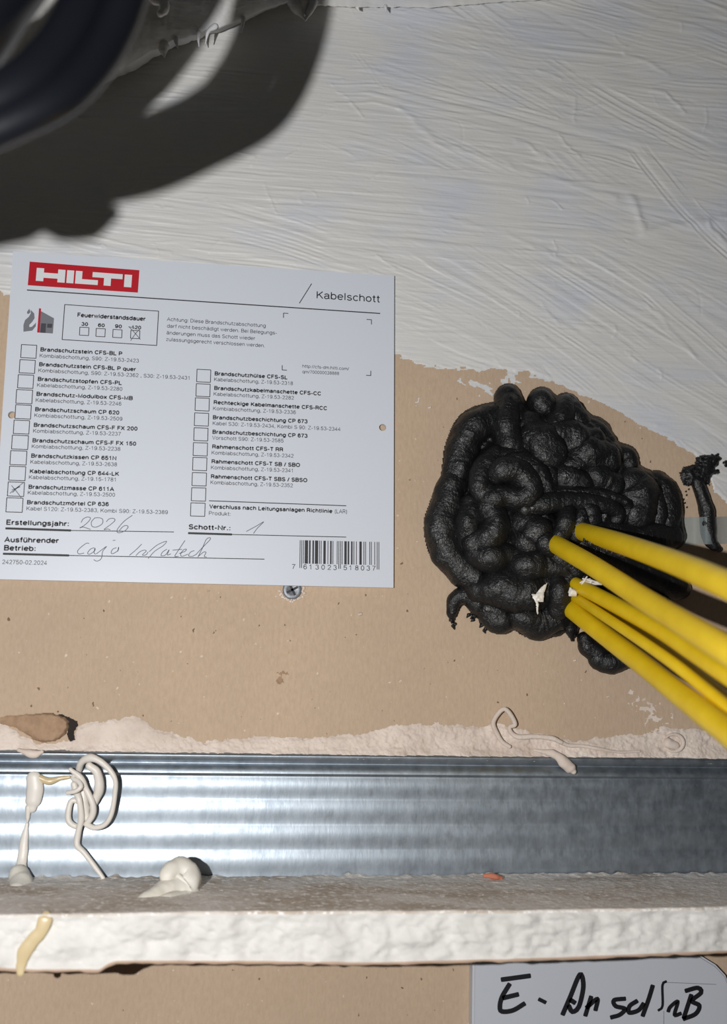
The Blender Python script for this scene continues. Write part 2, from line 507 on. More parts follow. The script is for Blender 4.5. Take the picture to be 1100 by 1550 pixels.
    # dry-brush dabs on the bare board
    def dab(x0, y0, a, b, th, thr, seed):
        c, s = math.cos(th), math.sin(th)
        u = ((X - x0) * c + (Y - y0) * s) / a; v = (-(X - x0) * s + (Y - y0) * c) / b
        q = 1 - np.hypot(u, v) + 0.75 * noise(((X - x0) * c + (Y - y0) * s) / 11, (-(X - x0) * s + (Y - y0) * c) / 3, 0, seed) + 0.35 * noise(X / 3, Y / 3, 0, seed + 1)
        return q > thr
    for i, D in enumerate([(718, 578, 42, 14, .35, .55), (735, 586, 24, 16, .6, .6), (632, 606, 14, 6, -.9, .75), (600, 618, 8, 5, 0, .6),
                           (770, 575, 14, 16, 1.4, .35), (780, 577, 10, 5, 0, .5), (815, 573, 36, 6, .15, .85), (1080, 700, 25, 14, .5, .4), (30, 450, 40, 9, .05, .7)]):
        mk = dab(*D, 60 + i * 3) & ~mask
        Hm = np.where(mk, 0.00012 + 0.00005 * noise(X / 3, Y / 2, 0, 90), Hm); mask |= mk
    V, Fc = relief(X, Y, Hm, mask)
    o = mesh_obj('paint_coat', V, Fc, M['paint'], wall)
    o['label'] = 'brushed white coating over the upper wall'
paint_coat()

def plaster_band():
    X, Y = grid(-40, 1140, 1040, 1158, 1.1)
    ex = [-60, 0, 30, 55, 108, 118, 160, 200, 212, 235, 280, 310, 400, 550, 600, 660, 730, 745, 800, 870, 930, 985, 1005, 1020, 1060, 1100, 1160]
    ey = [1080, 1088, 1112, 1126, 1122, 1098, 1090, 1085, 1087, 1103, 1115, 1121, 1116, 1112, 1098, 1094, 1098, 1095, 1106, 1121, 1113, 1110, 1098, 1103, 1105, 1110, 1112]
    ed = np.interp(X, ex, ey)
    d = Y - ed + 3 * noise(X / 12, Y / 9, 0, 71) + 2 * noise(X / 4, Y / 4, 0, 72)
    foot = np.interp(X, [0, 550, 1100], [1142, 1147, 1154])
    Hm = 0.6 * MM + 0.5 * MM * fbm(X / 60, Y / 25, 0, 73, 3) * 0.6 + 0.30 * MM * fbm(X / 7, Y / 6, 0, 74, 3) + 0.1 * MM * noise(X / 2, Y / 2, 0, 75)
    smooth = sstep(110, 150, X) * sstep(250, 215, X) * sstep(1118, 1110, Y)
    Hm = Hm * (1 - 0.6 * smooth) + smooth * 0.3 * MM
    Hm = np.maximum(Hm * sstep(0, 8, d) + 0.00008, 0.00008)
    Hm += 1.2 * MM * sstep(1128, 1146, Y)
    mask = (d > 0) & (Y < foot + 2)
    # dry spatter running up to the right end
    q = noise(X / 9, Y / 8, 0, 76) + 0.7 * noise(X / 3.2, Y / 3, 0, 77)
    dl = line_dist(X, Y, [(955, 1050), (975, 1075), (1005, 1100)])
    mk = (q > -0.02 + dl / 24) & ~mask & (dl < 36)
    Hm = np.where(mk, 0.00018, Hm); mask |= mk
    V, Fc = relief(X, Y, Hm, mask)
    o = mesh_obj('plaster_band', V, Fc, M['plaster'], wall); o['label'] = 'rough plaster band above the steel stud'
    # torn board paper at the left end: raised flap with a dark gap at its right edge
    X, Y = grid(-20, 116, 1074, 1136, 1.0)
    poly = [(-20, 1086), (20, 1082), (50, 1080), (80, 1079), (98, 1084), (106, 1092), (104, 1104), (98, 1114), (84, 1122), (62, 1124), (48, 1118), (34, 1108), (18, 1100), (-20, 1092)]
    dd = poly_dist(X, Y, poly) + 1.2 * noise(X / 5, Y / 5, 0, 81)
    Hm = (0.4 + 2.6 * sstep(20, 104, X)) * MM * sstep(-1, 4, dd) + 0.15 * MM * fbm(X / 9, Y / 8, 0, 82) + 0.2 * MM
    V, Fc = relief(X, Y, np.maximum(Hm, 0.0002), dd > 0)
    o = mesh_obj('torn_paper_flap', V, Fc, M['torn'], wall); o['label'] = 'brown torn paper flap lifting off the board'
    X, Y = grid(70, 122, 1074, 1134, 1.0)
    crack = [(84, 1079), (95, 1081), (105, 1085), (117, 1091), (118, 1100), (112, 1108), (114, 1120), (106, 1123), (101, 1112), (104, 1100), (104, 1093), (95, 1086)]
    dd = poly_dist(X, Y, crack) + 0.8 * noise(X / 3, Y / 3, 0, 83)
    V, Fc = relief(X, Y, np.full(X.shape, 0.0012), dd > 0)
    o = mesh_obj('torn_crack', V, Fc, Mat('dark_tear', (0.02, 0.015, 0.012, 1), 0.9).m, wall); o['label'] = 'dark torn gap beside the flap'
    # scuff below the screw, and a plaster fleck
    X, Y = grid(412, 442, 1008, 1040, 0.8)
    q = np.maximum(1 - np.hypot((X - 428) / 11, (Y - 1019) / 3.2), 1 - np.hypot((X - 423.5) / 6, (Y - 1031) / 7)) + 0.5 * noise(X / 2.4, Y / 2.2, 0, 84)
    V, Fc = relief(X, Y, 0.00012 + 0.0004 * np.maximum(q, 0) * (0.5 + 0.8 * noise(X / 2.2, Y / 2, 0, 85)), q > 0.1)
    mesh_obj('scuff_mark', V, Fc, M['torn'], wall)
    for x, y, s in [(545, 930, 3.2), (602, 830, 1.4), (650, 617, 2), (908, 1003, 2), (870, 1000, 2), (865, 775, 2), (418, 903, 1.5), (920, 1055, 1.5)]:
        p = on((x, y), 0.0001)[0]
        mesh_obj('plaster_fleck', *tube([p + (-.0003, 0, 0), p + (.0003, 0, .0002)], [s * .0002] * 2, 8, .0003, lump=.3, ll=.0006), M['plaster'], wall)
plaster_band()

# ------------------------------------------------------------------ the setting: plastered overhang along the top
def overhang():
    lip = [(-60, 175), (0, 160), (60, 150), (120, 130), (170, 108), (200, 96), (230, 77), (262, 62), (298, 53), (308, 47), (330, 42), (360, 32), (400, 15), (437, 2),
           (450, 6), (462, 9), (476, 8), (490, 9), (510, 10), (535, 11), (600, 11), (650, 12), (700, 8), (760, 3), (830, 0), (880, -6), (960, -20), (1160, -60)]
    x = np.arange(-60, 1160, 2.0)
    y = np.interp(x, [a for a, _ in lip], [b for _, b in lip]) + (1.6 * noise(x / 9, 0.5, 0, 5) + 1.2 * noise(x / 4, 0.5, 0, 6)) * np.where(x < 500, 1, .45)
    p = np.interp(x, [-60, 250, 430, 560, 900, 1160], [26, 22, 16, 9, 5, 4]) * MM
    P = on(np.column_stack([x, y]), p)
    up = np.array([0, 0, 1.0])
    rows = []
    for k, (out, rise) in enumerate([(-1.0, 0.012), (-0.6, 0.006), (-0.15, 0.0016), (0, 0), (0.02, 0.0002)] + [(0.06 + 0.94 * (t / 22), 0.0008 + 0.062 * (t / 22) ** 1.05) for t in range(1, 23)]):
        Q = P.copy()
        if out < 0: Q[:, 1] = P[:, 1] * (1 + out) - 0.0 ; Q[:, 2] += rise
        else:
            Q[:, 1] -= out * np.interp(x, [0, 430, 560, 1100], [0.030, 0.026, 0.010, 0.006]); Q[:, 2] += rise
            n = fbm(Q[:, 0] / 0.012, Q[:, 2] / 0.006, 0, 40, 3)
            Q[:, 1] -= 0.0010 * n * min(1, out * 6)
        rows.append(Q)
    V = np.vstack(rows); n = len(x)
    Fc = [(k * n + i, k * n + i + 1, (k + 1) * n + i + 1, (k + 1) * n + i) for k in range(len(rows) - 1) for i in range(n - 1)]
    c = mesh_obj('ceiling', V, Fc, M['paint'], None, org=P[len(P) // 2])
    tag(c, 'white coated overhang along the top edge with ragged drips', 'ceiling', kind='structure')
    def drip(pts, rad, h):
        q = on(pts, np.asarray(h) * MM)
        mesh_obj('drip', *tube(q, np.asarray(rad) * px_size(q), 12, .0006, lump=.12, ll=.002), M['paint'], c)
    drip([(247, 68), (247, 77), (249, 86)], [8, 6, 1], [22, 22, 22])
    drip([(266, 60), (267, 66), (269, 72)], [4, 3, 1], [22, 22, 22])
    drip([(300, 50), (300, 58), (301, 70)], [4, 2.5, .7], [22, 22, 22])
    drip([(325, 40), (315, 48), (311, 66)], [5, 3, .7], [21, 21, 20])
    drip([(368, 28), (367, 38), (365, 49)], [3.5, 2.2, 1], [19, 19, 19])
    drip([(440, -4), (448, 10), (460, 28)], [9, 9, 2], [15, 15, 15])
    drip([(474, 2), (470, 14), (462, 30)], [7, 6, 2], [15, 15, 15])
    drip([(456, -6), (457, 8), (460, 22)], [14, 11, 3], [14, 14, 14])
    drip([(540, 8), (541, 13), (543, 16)], [4, 3, 1], [9, 9, 9])
    drip([(583, 10), (584, 15), (585, 18)], [3, 2, 1], [9, 9, 9])
    drip([(232, -60), (226, -20), (232, 0), (248, 2), (248, 14), (243, 20)], [7, 7, 6, 7, 8, 6], [74] * 6)
    return c
ceiling = overhang()

# ------------------------------------------------------------------ steel stud
def stud():
    prof = [(1139, 0.2), (1142, 1.5), (1144.5, 2.6), (1146.5, 2.7), (1150, 2.2), (1156, 1.6), (1157, 1.0), (1158.5, 1.5), (1165, 2.3), (1171, 3.0), (1173, 2.9), (1174.5, 2.0), (1176, 1.8), (1178, 1.9)]
    edges = [1178, 1211, 1249, 1287, 1327]
    for a, b in zip(edges[:-1], edges[1:]):
        for t in np.linspace(0.04, 1, 14):
            if t < 0.36: h = 0.42 * math.sin(t / 0.36 * math.pi / 2)
            else: h = 0.42 * (0.5 + 0.5 * math.cos((t - 0.36) / 0.64 * math.pi))
            prof.append((a + t * (b - a), 1.9 + h))
    zz = on([(550, r) for r, _ in prof], 0.002)[:, 2]
    hh = np.array([h for _, h in prof]) * MM
    xs = np.linspace(-0.24, 0.28, 200)
    X = np.repeat(xs[None, :], len(zz), 0); Z = np.repeat(zz[:, None], len(xs), 1); Hh = np.repeat(hh[:, None], len(xs), 1)
    Hh = Hh + 0.02 * MM * noise(X / 0.02, Z / 0.012, 0, 91)
    V = np.column_stack([X.ravel(), -Hh.ravel(), Z.ravel()]); n = len(xs)
    Fc = [(k * n + i, (k + 1) * n + i, (k + 1) * n + i + 1, k * n + i + 1) for k in range(len(zz) - 1) for i in range(n - 1)]
    o = mesh_obj('steel_stud', V, Fc, M['steel'], None, org=np.array([0, 0, zz[-1]]))
    tag(o, 'galvanised steel drywall profile with long ridges running across above the lower board', 'stud')
    return zz[-1]
Z_SILL = float(on((550, 1325.5), 0.001)[0, 2]); stud()

# ------------------------------------------------------------------ lower gypsum board lying under the stud
def lower_board():
    z0 = Z_SILL
    xt = np.arange(-120, 1421, 4.0)
    top = np.interp(xt, [-70, 0, 160, 300, 550, 800, 1100, 1170], [1388, 1386, 1384, 1381, 1380, 1379, 1374, 1373]) + 0.9 * noise(xt / 22, 0.5, 0, 7)
    bot = np.interp(xt, [-70, 0, 60, 120, 150, 163, 175, 230, 400, 550, 800, 1100, 1170], [1468, 1466, 1469, 1468, 1469, 1460, 1456, 1455, 1456, 1458, 1452, 1440, 1438]) + 0.6 * noise(xt / 17, 0.5, 0, 8)
    A = on_z(np.column_stack([xt, top]), z0)
    B = on(np.column_stack([xt, bot]), -A[:, 1] + 0.0)
    root = empty('gypsum_board', (0, 0, z0), 'white cut edge of a gypsum board lying level below the steel profile', 'gypsum board')
    n = len(xt)
    # core: rough broken edge
    rows = []
    ts = np.linspace(0, 1, 30)
    for t in ts:
        Q = A * (1 - t) + B * t
        w = min(1, t * 8, (1 - t) * 8)
        Q[:, 1] += (0.0004 - 0.0009 * fbm(Q[:, 0] / 0.006, Q[:, 2] / 0.005, 0, 61, 4, .6) - 0.0005 * noise(Q[:, 0] / 0.02, Q[:, 2] / 0.02, 0, 62)) * w
        rows.append(Q)
    V = np.vstack(rows)
    Fc = [(k * n + i, (k + 1) * n + i, (k + 1) * n + i + 1, k * n + i + 1) for k in range(len(ts) - 1) for i in range(n - 1)]
    # close back to the wall
    A0 = A.copy(); A0[:, 1] = -0.0005; A0[:, 2] = z0 - 0.0003
    B0 = B.copy(); B0[:, 1] = -0.0005
    k0 = len(V); V = np.vstack([V, A0, B0]); l = (len(ts) - 1) * n
    Fc += [(k0 + i, i, i + 1, k0 + i + 1) for i in range(n - 1)] + [(l + i, k0 + n + i, k0 + n + i + 1, l + i + 1) for i in range(n - 1)]
    mesh_obj('gypsum_core', V, Fc, M['core'], root)
    # dusty upper paper face, gritty relief
    m = 46
    rows = []
    for j in range(m):
        t = j / (m - 1)
        Q = A0 * (1 - t) + A * t
        Q[:, 1] = -0.0028 * (1 - t) + (A[:, 1] - 0.0004) * t
        n1 = fbm(Q[:, 0] / 0.0035, Q[:, 1] / 0.0035, 0, 65, 3)
        Q[:, 2] = z0 + 0.0002 + 0.0004 * np.maximum(n1 - 0.15, 0) * (1 - 0.7 * t) + 0.0004 * np.maximum(0, 1 - t * 9) * (0.8 + n1)
        rows.append(Q)
    tip = rows[-1].copy(); tip[:, 2] -= 0.0007; tip[:, 1] -= 0.0001; rows.append(tip)
    V = np.vstack(rows)
    Fc = [(k * n + i, (k + 1) * n + i, (k + 1) * n + i + 1, k * n + i + 1) for k in range(len(rows) - 1) for i in range(n - 1)]
    o = mesh_obj('upper_paper', V, Fc, M['dusty'], root); o['label'] = 'dusty grey brown paper face on top of the board'
    # lower paper, its torn edge showing below the core
    e0 = B.copy(); e0[:, 1] -= 0.0004; e0[:, 2] += 0.0003
    e1 = e0.copy(); e1[:, 2] -= 0.0008 + 0.0003 * noise(xt / 12, .5, 0, 9)
    e2 = e1.copy(); e2[:, 1] = -0.0006
    V = np.vstack([e0, e1, e2])
    Fc = [(k * n + i, (k + 1) * n + i, (k + 1) * n + i + 1, k * n + i + 1) for k in range(2) for i in range(n - 1)]
    o = mesh_obj('lower_paper', V, Fc, M['paper_edge'], root); o['label'] = 'torn tan paper edge under the board'
    return root, A, B, xt
board, EDGE_T, EDGE_B, EDGE_X = lower_board()

def edge_h(x):      # how far the cut edge stands out from the wall at a survey column
    return float(np.interp(x, EDGE_X, -EDGE_T[:, 1]))

# ------------------------------------------------------------------ label plate with its print
PLATE_H = 0.0023
TH = 0.01134858
U = np.array([math.cos(TH), 0, math.sin(TH)]); VUP = np.array([-math.sin(TH), 0, math.cos(TH)])
O_TL = np.array([-0.13426225, 0, 0.09252678]); PW, PH = 0.14440171, 0.12275104
O_BL = O_TL - VUP * PH; O_BL[1] = -PLATE_H

def plate_xy(p):
    q = on(p, PLATE_H) - O_BL
    return np.column_stack([q @ U, q @ VUP])


def _A(cx, cy, rx, ry, a0, a1, n=9):
    return [(cx + rx * math.cos(math.radians(t)), cy + ry * math.sin(math.radians(t))) for t in np.linspace(a0, a1, n)]
_ST = lambda x, top=10: [(x, 0), (x, top)]
_BOWL = _A(3.4, 3.6, 3.0, 3.6, 0, 360, 16)
GLYPH = {      # letter: advance width, strokes; cap height 10, x-height 7.2
    'A': (8.4, [[(0.2, 0), (4.2, 10), (8.2, 0)], [(1.7, 3.4), (6.7, 3.4)]]),
    'B': (7.6, [[(0.7, 5.3), (4.4, 5.3)] + _A(4.6, 7.65, 2.3, 2.35, -90, 90) + [(0.7, 10), (0.7, 0), (4.6, 0)] + _A(4.7, 2.65, 2.6, 2.65, -90, 90) + [(0.7, 5.3)]]),
    'C': (8.4, [_A(4.4, 5, 3.9, 5, 40, 320, 18)]), 'D': (8.0, [[(0.7, 0), (0.7, 10), (3.4, 10)] + _A(3.4, 5, 4.2, 5, 90, -90, 12) + [(0.7, 0)]]),
    'E': (7.2, [[(6.6, 10), (0.7, 10), (0.7, 0), (6.8, 0)], [(0.7, 5.2), (6.1, 5.2)]]), 'F': (6.6, [[(6.3, 10), (0.7, 10), (0.7, 0)], [(0.7, 5.1), (5.6, 5.1)]]),
    'K': (7.8, [_ST(0.7), [(7.2, 10), (0.7, 3.6)], [(3.0, 5.9), (7.5, 0)]]), 'L': (6.4, [[(0.7, 10), (0.7, 0), (6.2, 0)]]),
    'M': (9.2, [[(0.7, 0), (0.7, 10), (4.6, 0.4), (8.5, 10), (8.5, 0)]]), 'N': (8.2, [[(0.7, 0), (0.7, 10), (7.5, 0), (7.5, 10)]]),
    'O': (9.0, [_A(4.5, 5, 4.1, 5, 90, 450, 20)]), 'P': (7.4, [[(0.7, 0), (0.7, 10), (4.2, 10)] + _A(4.2, 7.2, 2.7, 2.8, 90, -90) + [(0.7, 4.4)]]),
    'R': (7.8, [[(0.7, 0), (0.7, 10), (4.4, 10)] + _A(4.4, 7.4, 2.6, 2.6, 90, -90) + [(0.7, 4.8)], [(4.6, 4.8), (6.6, 3.4), (6.9, 0)]]),
    'S': (7.6, [_A(3.8, 7.5, 3.0, 2.5, 25, 250, 10) + _A(3.8, 2.6, 3.3, 2.6, 75, -160, 11)]), 'T': (7.0, [[(0.1, 10), (6.9, 10)], [(3.5, 10), (3.5, 0)]]),
    'V': (7.6, [[(0.2, 10), (3.8, 0), (7.4, 10)]]), 'X': (7.6, [[(0.3, 10), (7.3, 0)], [(7.1, 10), (0.2, 0)]]), 'Z': (7.2, [[(0.6, 10), (6.7, 10), (0.3, 0), (6.9, 0)]]),
    'a': (6.6, [_A(3.1, 5.3, 2.5, 1.9, 165, 0, 8) + [(5.6, 1.1), (6.4, 0.1)], [(5.6, 4.3), (3.0, 4.0)] + _A(2.6, 2.0, 2.1, 2.0, 100, 290, 9) + [(5.0, 1.0), (5.6, 2.4)]]),
    'b': (6.8, [_ST(0.6), _BOWL]), 'c': (6.2, [_A(3.4, 3.6, 3.0, 3.6, 45, 315, 14)]), 'd': (6.8, [_ST(6.3), _BOWL]),
    'e': (6.6, [[(0.4, 3.7), (6.4, 3.7)] + _A(3.4, 3.6, 3.0, 3.6, 0, 320, 16)]), 'f': (3.6, [[(3.5, 9.9), (2.2, 9.8), (1.7, 8.6), (1.7, 0)], [(0.1, 7.0), (3.4, 7.0)]]),
    'g': (6.8, [_BOWL, [(6.3, 7.1), (6.3, -0.6)] + _A(3.5, -0.4, 2.8, 2.5, 0, -160, 8)]), 'h': (6.6, [_ST(0.6), _A(3.3, 4.4, 2.7, 2.8, 180, 0, 9) + [(6.0, 0)]]),
    'i': (2.0, [_ST(1.0, 7.1), [(1.0, 8.8), (1.0, 10)]]), 'j': (2.4, [[(1.4, 7.1), (1.4, -1.6), (0.9, -2.6), (-0.2, -2.7)], [(1.4, 8.8), (1.4, 10)]]),
    'k': (6.0, [_ST(0.6), [(5.6, 7.1), (0.6, 2.4)], [(2.4, 4.1), (5.9, 0)]]), 'l': (2.0, [_ST(1.0)]),
    'm': (10.0, [_ST(0.6, 7.1), _A(2.9, 5.0, 2.2, 2.2, 180, 0, 8) + [(5.1, 0)], _A(7.3, 5.0, 2.2, 2.2, 180, 0, 8) + [(9.5, 0)]]),
    'n': (6.6, [_ST(0.6, 7.1), _A(3.3, 4.4, 2.7, 2.8, 180, 0, 9) + [(6.0, 0)]]), 'o': (6.8, [_BOWL]), 'p': (6.8, [[(0.6, 7.1), (0.6, -2.7)], _BOWL]),
    'q': (6.8, [[(6.3, 7.1), (6.3, -2.7)], _BOWL]), 'r': (4.0, [_ST(0.6, 7.1), [(0.6, 4.6), (1.5, 6.6), (3.9, 7.0)]]),
    's': (6.0, [_A(3.0, 5.4, 2.3, 1.8, 20, 255, 9) + _A(2.9, 1.85, 2.6, 1.85, 75, -165, 10)]), 't': (3.6, [[(1.7, 9.4), (1.7, 1.2), (2.3, 0.2), (3.5, 0.1)], [(0.1, 7.0), (3.4, 7.0)]]),
    'u': (6.6, [[(0.6, 7.1)] + _A(3.3, 2.8, 2.7, 2.8, 180, 360, 9), [(6.0, 7.1), (6.0, 0)]]), 'v': (6.0, [[(0.2, 7.1), (3.0, 0), (5.8, 7.1)]]),
    'w': (8.8, [[(0.2, 7.1), (2.3, 0), (4.4, 7.0), (6.5, 0), (8.6, 7.1)]]), 'x': (6.0, [[(0.3, 7.1), (5.7, 0)], [(5.6, 7.1), (0.2, 0)]]),
    'y': (6.0, [[(0.2, 7.1), (3.1, 0.2)], [(5.8, 7.1), (2.6, -1.8), (0.8, -2.7)]]), 'z': (5.8, [[(0.5, 7.0), (5.3, 7.0), (0.4, 0.1), (5.5, 0.1)]]),
    '0': (6.6, [_A(3.3, 5, 2.8, 5, 90, 450, 18)]), '1': (6.6, [[(1.2, 7.6), (2.6, 8.2), (3.8, 10), (3.8, 0)]]),
    '2': (6.6, [_A(3.3, 7.2, 2.7, 2.8, 165, -25, 9) + [(0.5, 0.1), (6.2, 0.1)]]), '3': (6.6, [_A(3.1, 7.6, 2.4, 2.4, 160, -80, 9) + _A(3.2, 2.7, 2.9, 2.7, 80, -165, 10)]),
    '4': (6.6, [[(4.8, 0), (4.8, 10), (0.4, 3.0), (0.4, 2.6), (6.4, 2.6)]]), '5': (6.6, [[(5.8, 10), (1.4, 10), (0.8, 5.2)] + _A(3.2, 3.2, 2.9, 3.2, 140, -160, 12)]),
    '6': (6.6, [_A(3.4, 7.0, 2.7, 3.0, 25, 150, 6) + [(0.6, 3.4)] + _A(3.4, 3.2, 2.7, 3.2, 180, -180, 16)]), '7': (6.6, [[(0.4, 9.9), (6.2, 9.9), (3.6, 5), (2.4, 0)]]),
    '8': (6.6, [_A(3.3, 7.7, 2.4, 2.3, -90, 270, 14), _A(3.3, 2.7, 2.8, 2.7, 90, 450, 14)]), '9': (6.6, [_A(3.2, 6.8, 2.7, 3.2, 0, 360, 16) + [(6.0, 6.4)] + _A(3.2, 3.0, 2.7, 3.0, 0, -155, 8)]),
    '.': (2.2, [[(1.1, 0), (1.1, 1.2)]]), ',': (2.2, [[(1.2, 1.2), (1.2, 0), (0.7, -1.6)]]), ':': (2.2, [[(1.1, 0), (1.1, 1.2)], [(1.1, 5.9), (1.1, 7.1)]]),
    '-': (3.8, [[(0.4, 3.6), (3.4, 3.6)]]), '/': (3.4, [[(0.1, -0.4), (3.3, 10.2)]]), '(': (3.4, [_A(4.0, 4, 3.0, 6.6, 115, 245, 8)]), ')': (3.4, [_A(-0.6, 4, 3.0, 6.6, 65, -65, 8)]),
    ' ': (2.4, []),
}
for _u, _b in (('ä', 'a'), ('ö', 'o'), ('ü', 'u')):
    GLYPH[_u] = (GLYPH[_b][0], GLYPH[_b][1] + [[(1.8, 8.8), (1.8, 10)], [(4.8, 8.8), (4.8, 10)]])

def text_poly(s, bold=False):
    """flat sans lettering, cap height 1"""
    w = 2.3 if bold else 1.3
    x, parts = 0.0, []
    for ch in s:
        adv, strokes = GLYPH[ch]
        for st in strokes:
            parts.append(ribbon([(x + a, w / 2 + b * (1 - w / 10)) for a, b in st], w))
        x += adv + (1.9 if bold else 1.5)
    V, Fc = merge([(np.column_stack([v, np.zeros(len(v))]), f) for v, f in parts])
    return V[:, :2] / 10, Fc

def label_plate():
    root = empty('label_plate', O_BL, 'white rectangular firestop label with printed checkboxes stuck on the wall', 'label')
    root.matrix_world = Matrix(((U[0], VUP[0], 0, O_BL[0]), (U[1], VUP[1], -1, O_BL[1]), (U[2], VUP[2], 0, O_BL[2]), (0, 0, 0, 1)))
    ORIGIN[root.name] = np.zeros(3)
    bm = bmesh.new()
    holes = [plate_xy((18, 628))[0], plate_xy((579, 647))[0]]
    loops = [[(0, 0), (PW, 0), (PW, PH), (0, PH)]] + [[(c[0] + 0.00135 * math.cos(a), c[1] + 0.00135 * math.sin(a)) for a in np.linspace(0, 2 * math.pi, 24, endpoint=False)] for c in holes]
    es = []
    for lp in loops:
        vs = [bm.verts.new((a, b, 0)) for a, b in lp]
        es += [bm.edges.new((vs[i], vs[(i + 1) % len(vs)])) for i in range(len(vs))]
    bmesh.ops.triangle_fill(bm, use_beauty=True, use_dissolve=False, edges=es, normal=(0, 0, 1))
    fs = [f for f in bm.faces]
    for f in fs:                       # drop the triangles that fill the holes
        c = f.calc_center_median()
        if any(math.hypot(c.x - h[0], c.y - h[1]) < 0.0012 for h in holes): bm.faces.remove(f)
    r = bmesh.ops.extrude_face_region(bm, geom=list(bm.faces))
    for v in [g for g in r['geom'] if isinstance(g, bmesh.types.BMVert)]: v.co.z -= 0.0016
    bmesh.ops.recalc_face_normals(bm, faces=bm.faces)
    me = bpy.data.meshes.new('plate'); bm.to_mesh(me); bm.free(); me.materials.append(M['label'])
    o = bpy.data.objects.new('plate', me); COL.objects.link(o); o.parent = root
    ZP = 0.00003
    PX = 0.25 * MM
    def add(name, parts, mat, parent=root, z=ZP, label=None):
        V, Fc = merge([lift(p, z) for p in parts])
        ob = mesh_obj(name, V, Fc, mat, parent, smooth=False, local=True)
        if label: ob['label'] = label
        return ob
    def text(s, p0, p1, cap, bold=False, mat='print_black', name='text_line'):
        a, b = plate_xy([p0, p1]); L = np.linalg.norm(b - a); d = (b - a) / L
        V, Fc = text_poly(s, bold)
        if not len(V): return
        sy = cap * PX; sx = L / (V[:, 0].max() - V[:, 0].min())
        if len(s) == 1: sx = sy
        V = np.column_stack([(V[:, 0] - V[:, 0].min()) * sx, V[:, 1] * sy])
        V = a + V[:, :1] * d + V[:, 1:] * np.array([-d[1], d[0]])
        return add(name, [(V, Fc)], M[mat])
    def line(p0, p1, w, mat='print_black', name='rule_line', parent=root):
        return add(name, [ribbon(plate_xy([p0, p1]), w * PX)], M[mat], parent)
    # red block with white block letters
    q = plate_xy([(45, 396), (211, 409), (208.6, 443), (42, 431.8)])
    red = add('red_block', [(q, [(3, 2, 1, 0)])], M['red'], label='red rectangle behind the white block letters')
    def bl(a, b): return (q[0] * (1 - a) + q[1] * a) * (1 - b) + (q[3] * (1 - a) + q[2] * a) * b
    def blr(a0, b0, a1, b1): return np.array([bl(a0, b1), bl(a1, b1), bl(a1, b0), bl(a0, b0)]), [(0, 1, 2, 3)]
    for parts in ([(.068, .24, .135, .79), (.135, .42, .262, .64), (.262, .24, .328, .79)], [(.343, .24, .407, .79)],
                  [(.422, .24, .482, .79), (.482, .58, .628, .79)], [(.575, .24, .850, .46), (.682, .46, .746, .79)], [(.868, .24, .936, .79)]):
        add('block_letter', [blr(*p) for p in parts], M['print_white'], red, z=2 * ZP)
    line((41, 439), (575, 474.5), 1.7)
    line((453, 459), (471.5, 429.5), 1.3, 'print_line', 'slash_mark')
    text('Kabelschott', (479, 452), (574.5, 458.2), 12.5)
    for x, y, sx, sy in [(429, 474, 1, 1), (562, 484, -1, 1), (427, 560, 1, -1), (561, 568.5, -1, -1)]:
        add('corner_bracket', [ribbon(plate_xy([(x, y + 7 * sy), (x, y)]), 1.2 * PX), ribbon(plate_xy([(x, y), (x + 7 * sx, y + .4 * sx)]), 1.2 * PX)], M['print_line'])
    text('http://cfs-dm.hilti.com/', (457.5, 556.5), (528, 560.8), 5.2)
    text('qm/700000038888', (457.5, 565), (513, 567.8), 5.2)
    # fire and house pictogram
    fl = smooth2(crop([(152, 300), (158, 318), (145, 328), (140, 318)], 0, 380, .2909), 5)
    add('pictogram_flame', [(plate_xy(fl), [tuple(range(len(fl)))[::-1]])], M['print_grey'])
    fl = crop([(160, 306), (178, 325), (180, 350), (168, 368), (152, 385), (153, 396), (166, 394), (188, 372), (186, 392), (168, 414), (122, 420), (122, 385), (130, 360), (150, 342), (160, 325)], 0, 380, .2909)
    add('pictogram_flame', [(plate_xy(fl), [tuple(range(len(fl)))[::-1]])], M['print_grey'])
    hs = crop([(212, 312), (281, 350), (275, 429), (206, 425)], 0, 380, .2909)
    house = add('pictogram_house', [(plate_xy(hs), [(3, 2, 1, 0)])], M['print_grey'])
    for w in ([(214, 376), (240, 377), (237, 426), (209, 425)], [(246, 378), (272, 379), (270, 400), (245, 399)]):
        add('pictogram_opening', [(plate_xy(crop(w, 0, 380, .2909)), [(3, 2, 1, 0)])], M['print_dark'], house, z=2 * ZP)
    rw = crop([(203, 298), (214, 299), (206, 425), (193, 424)], 0, 380, .2909)
    add('pictogram_wall', [(plate_xy(rw), [(3, 2, 1, 0)])], M['red'], label='red bar between flame and house')
    # boxed heading
    bx = [(98, 461), (240, 471), (237, 523), (94, 514)]
    add('heading_frame', [ribbon(plate_xy([bx[i], bx[(i + 1) % 4]]), 1.2 * PX) for i in range(4)], M['print_line'])
    text('Feuerwiderstandsdauer', (117, 480), (220, 486.2), 7.2, True)
    for s, a, b in [('30', (123, 493.2), (133.2, 493.8)), ('60', (148, 495), (158.4, 495.6)), ('90', (173.8, 496.4), (184.3, 497.2)), ('120', (199.5, 498.2), (213.5, 499))]:
        text(s, a, b, 6, True)
    protos = {}
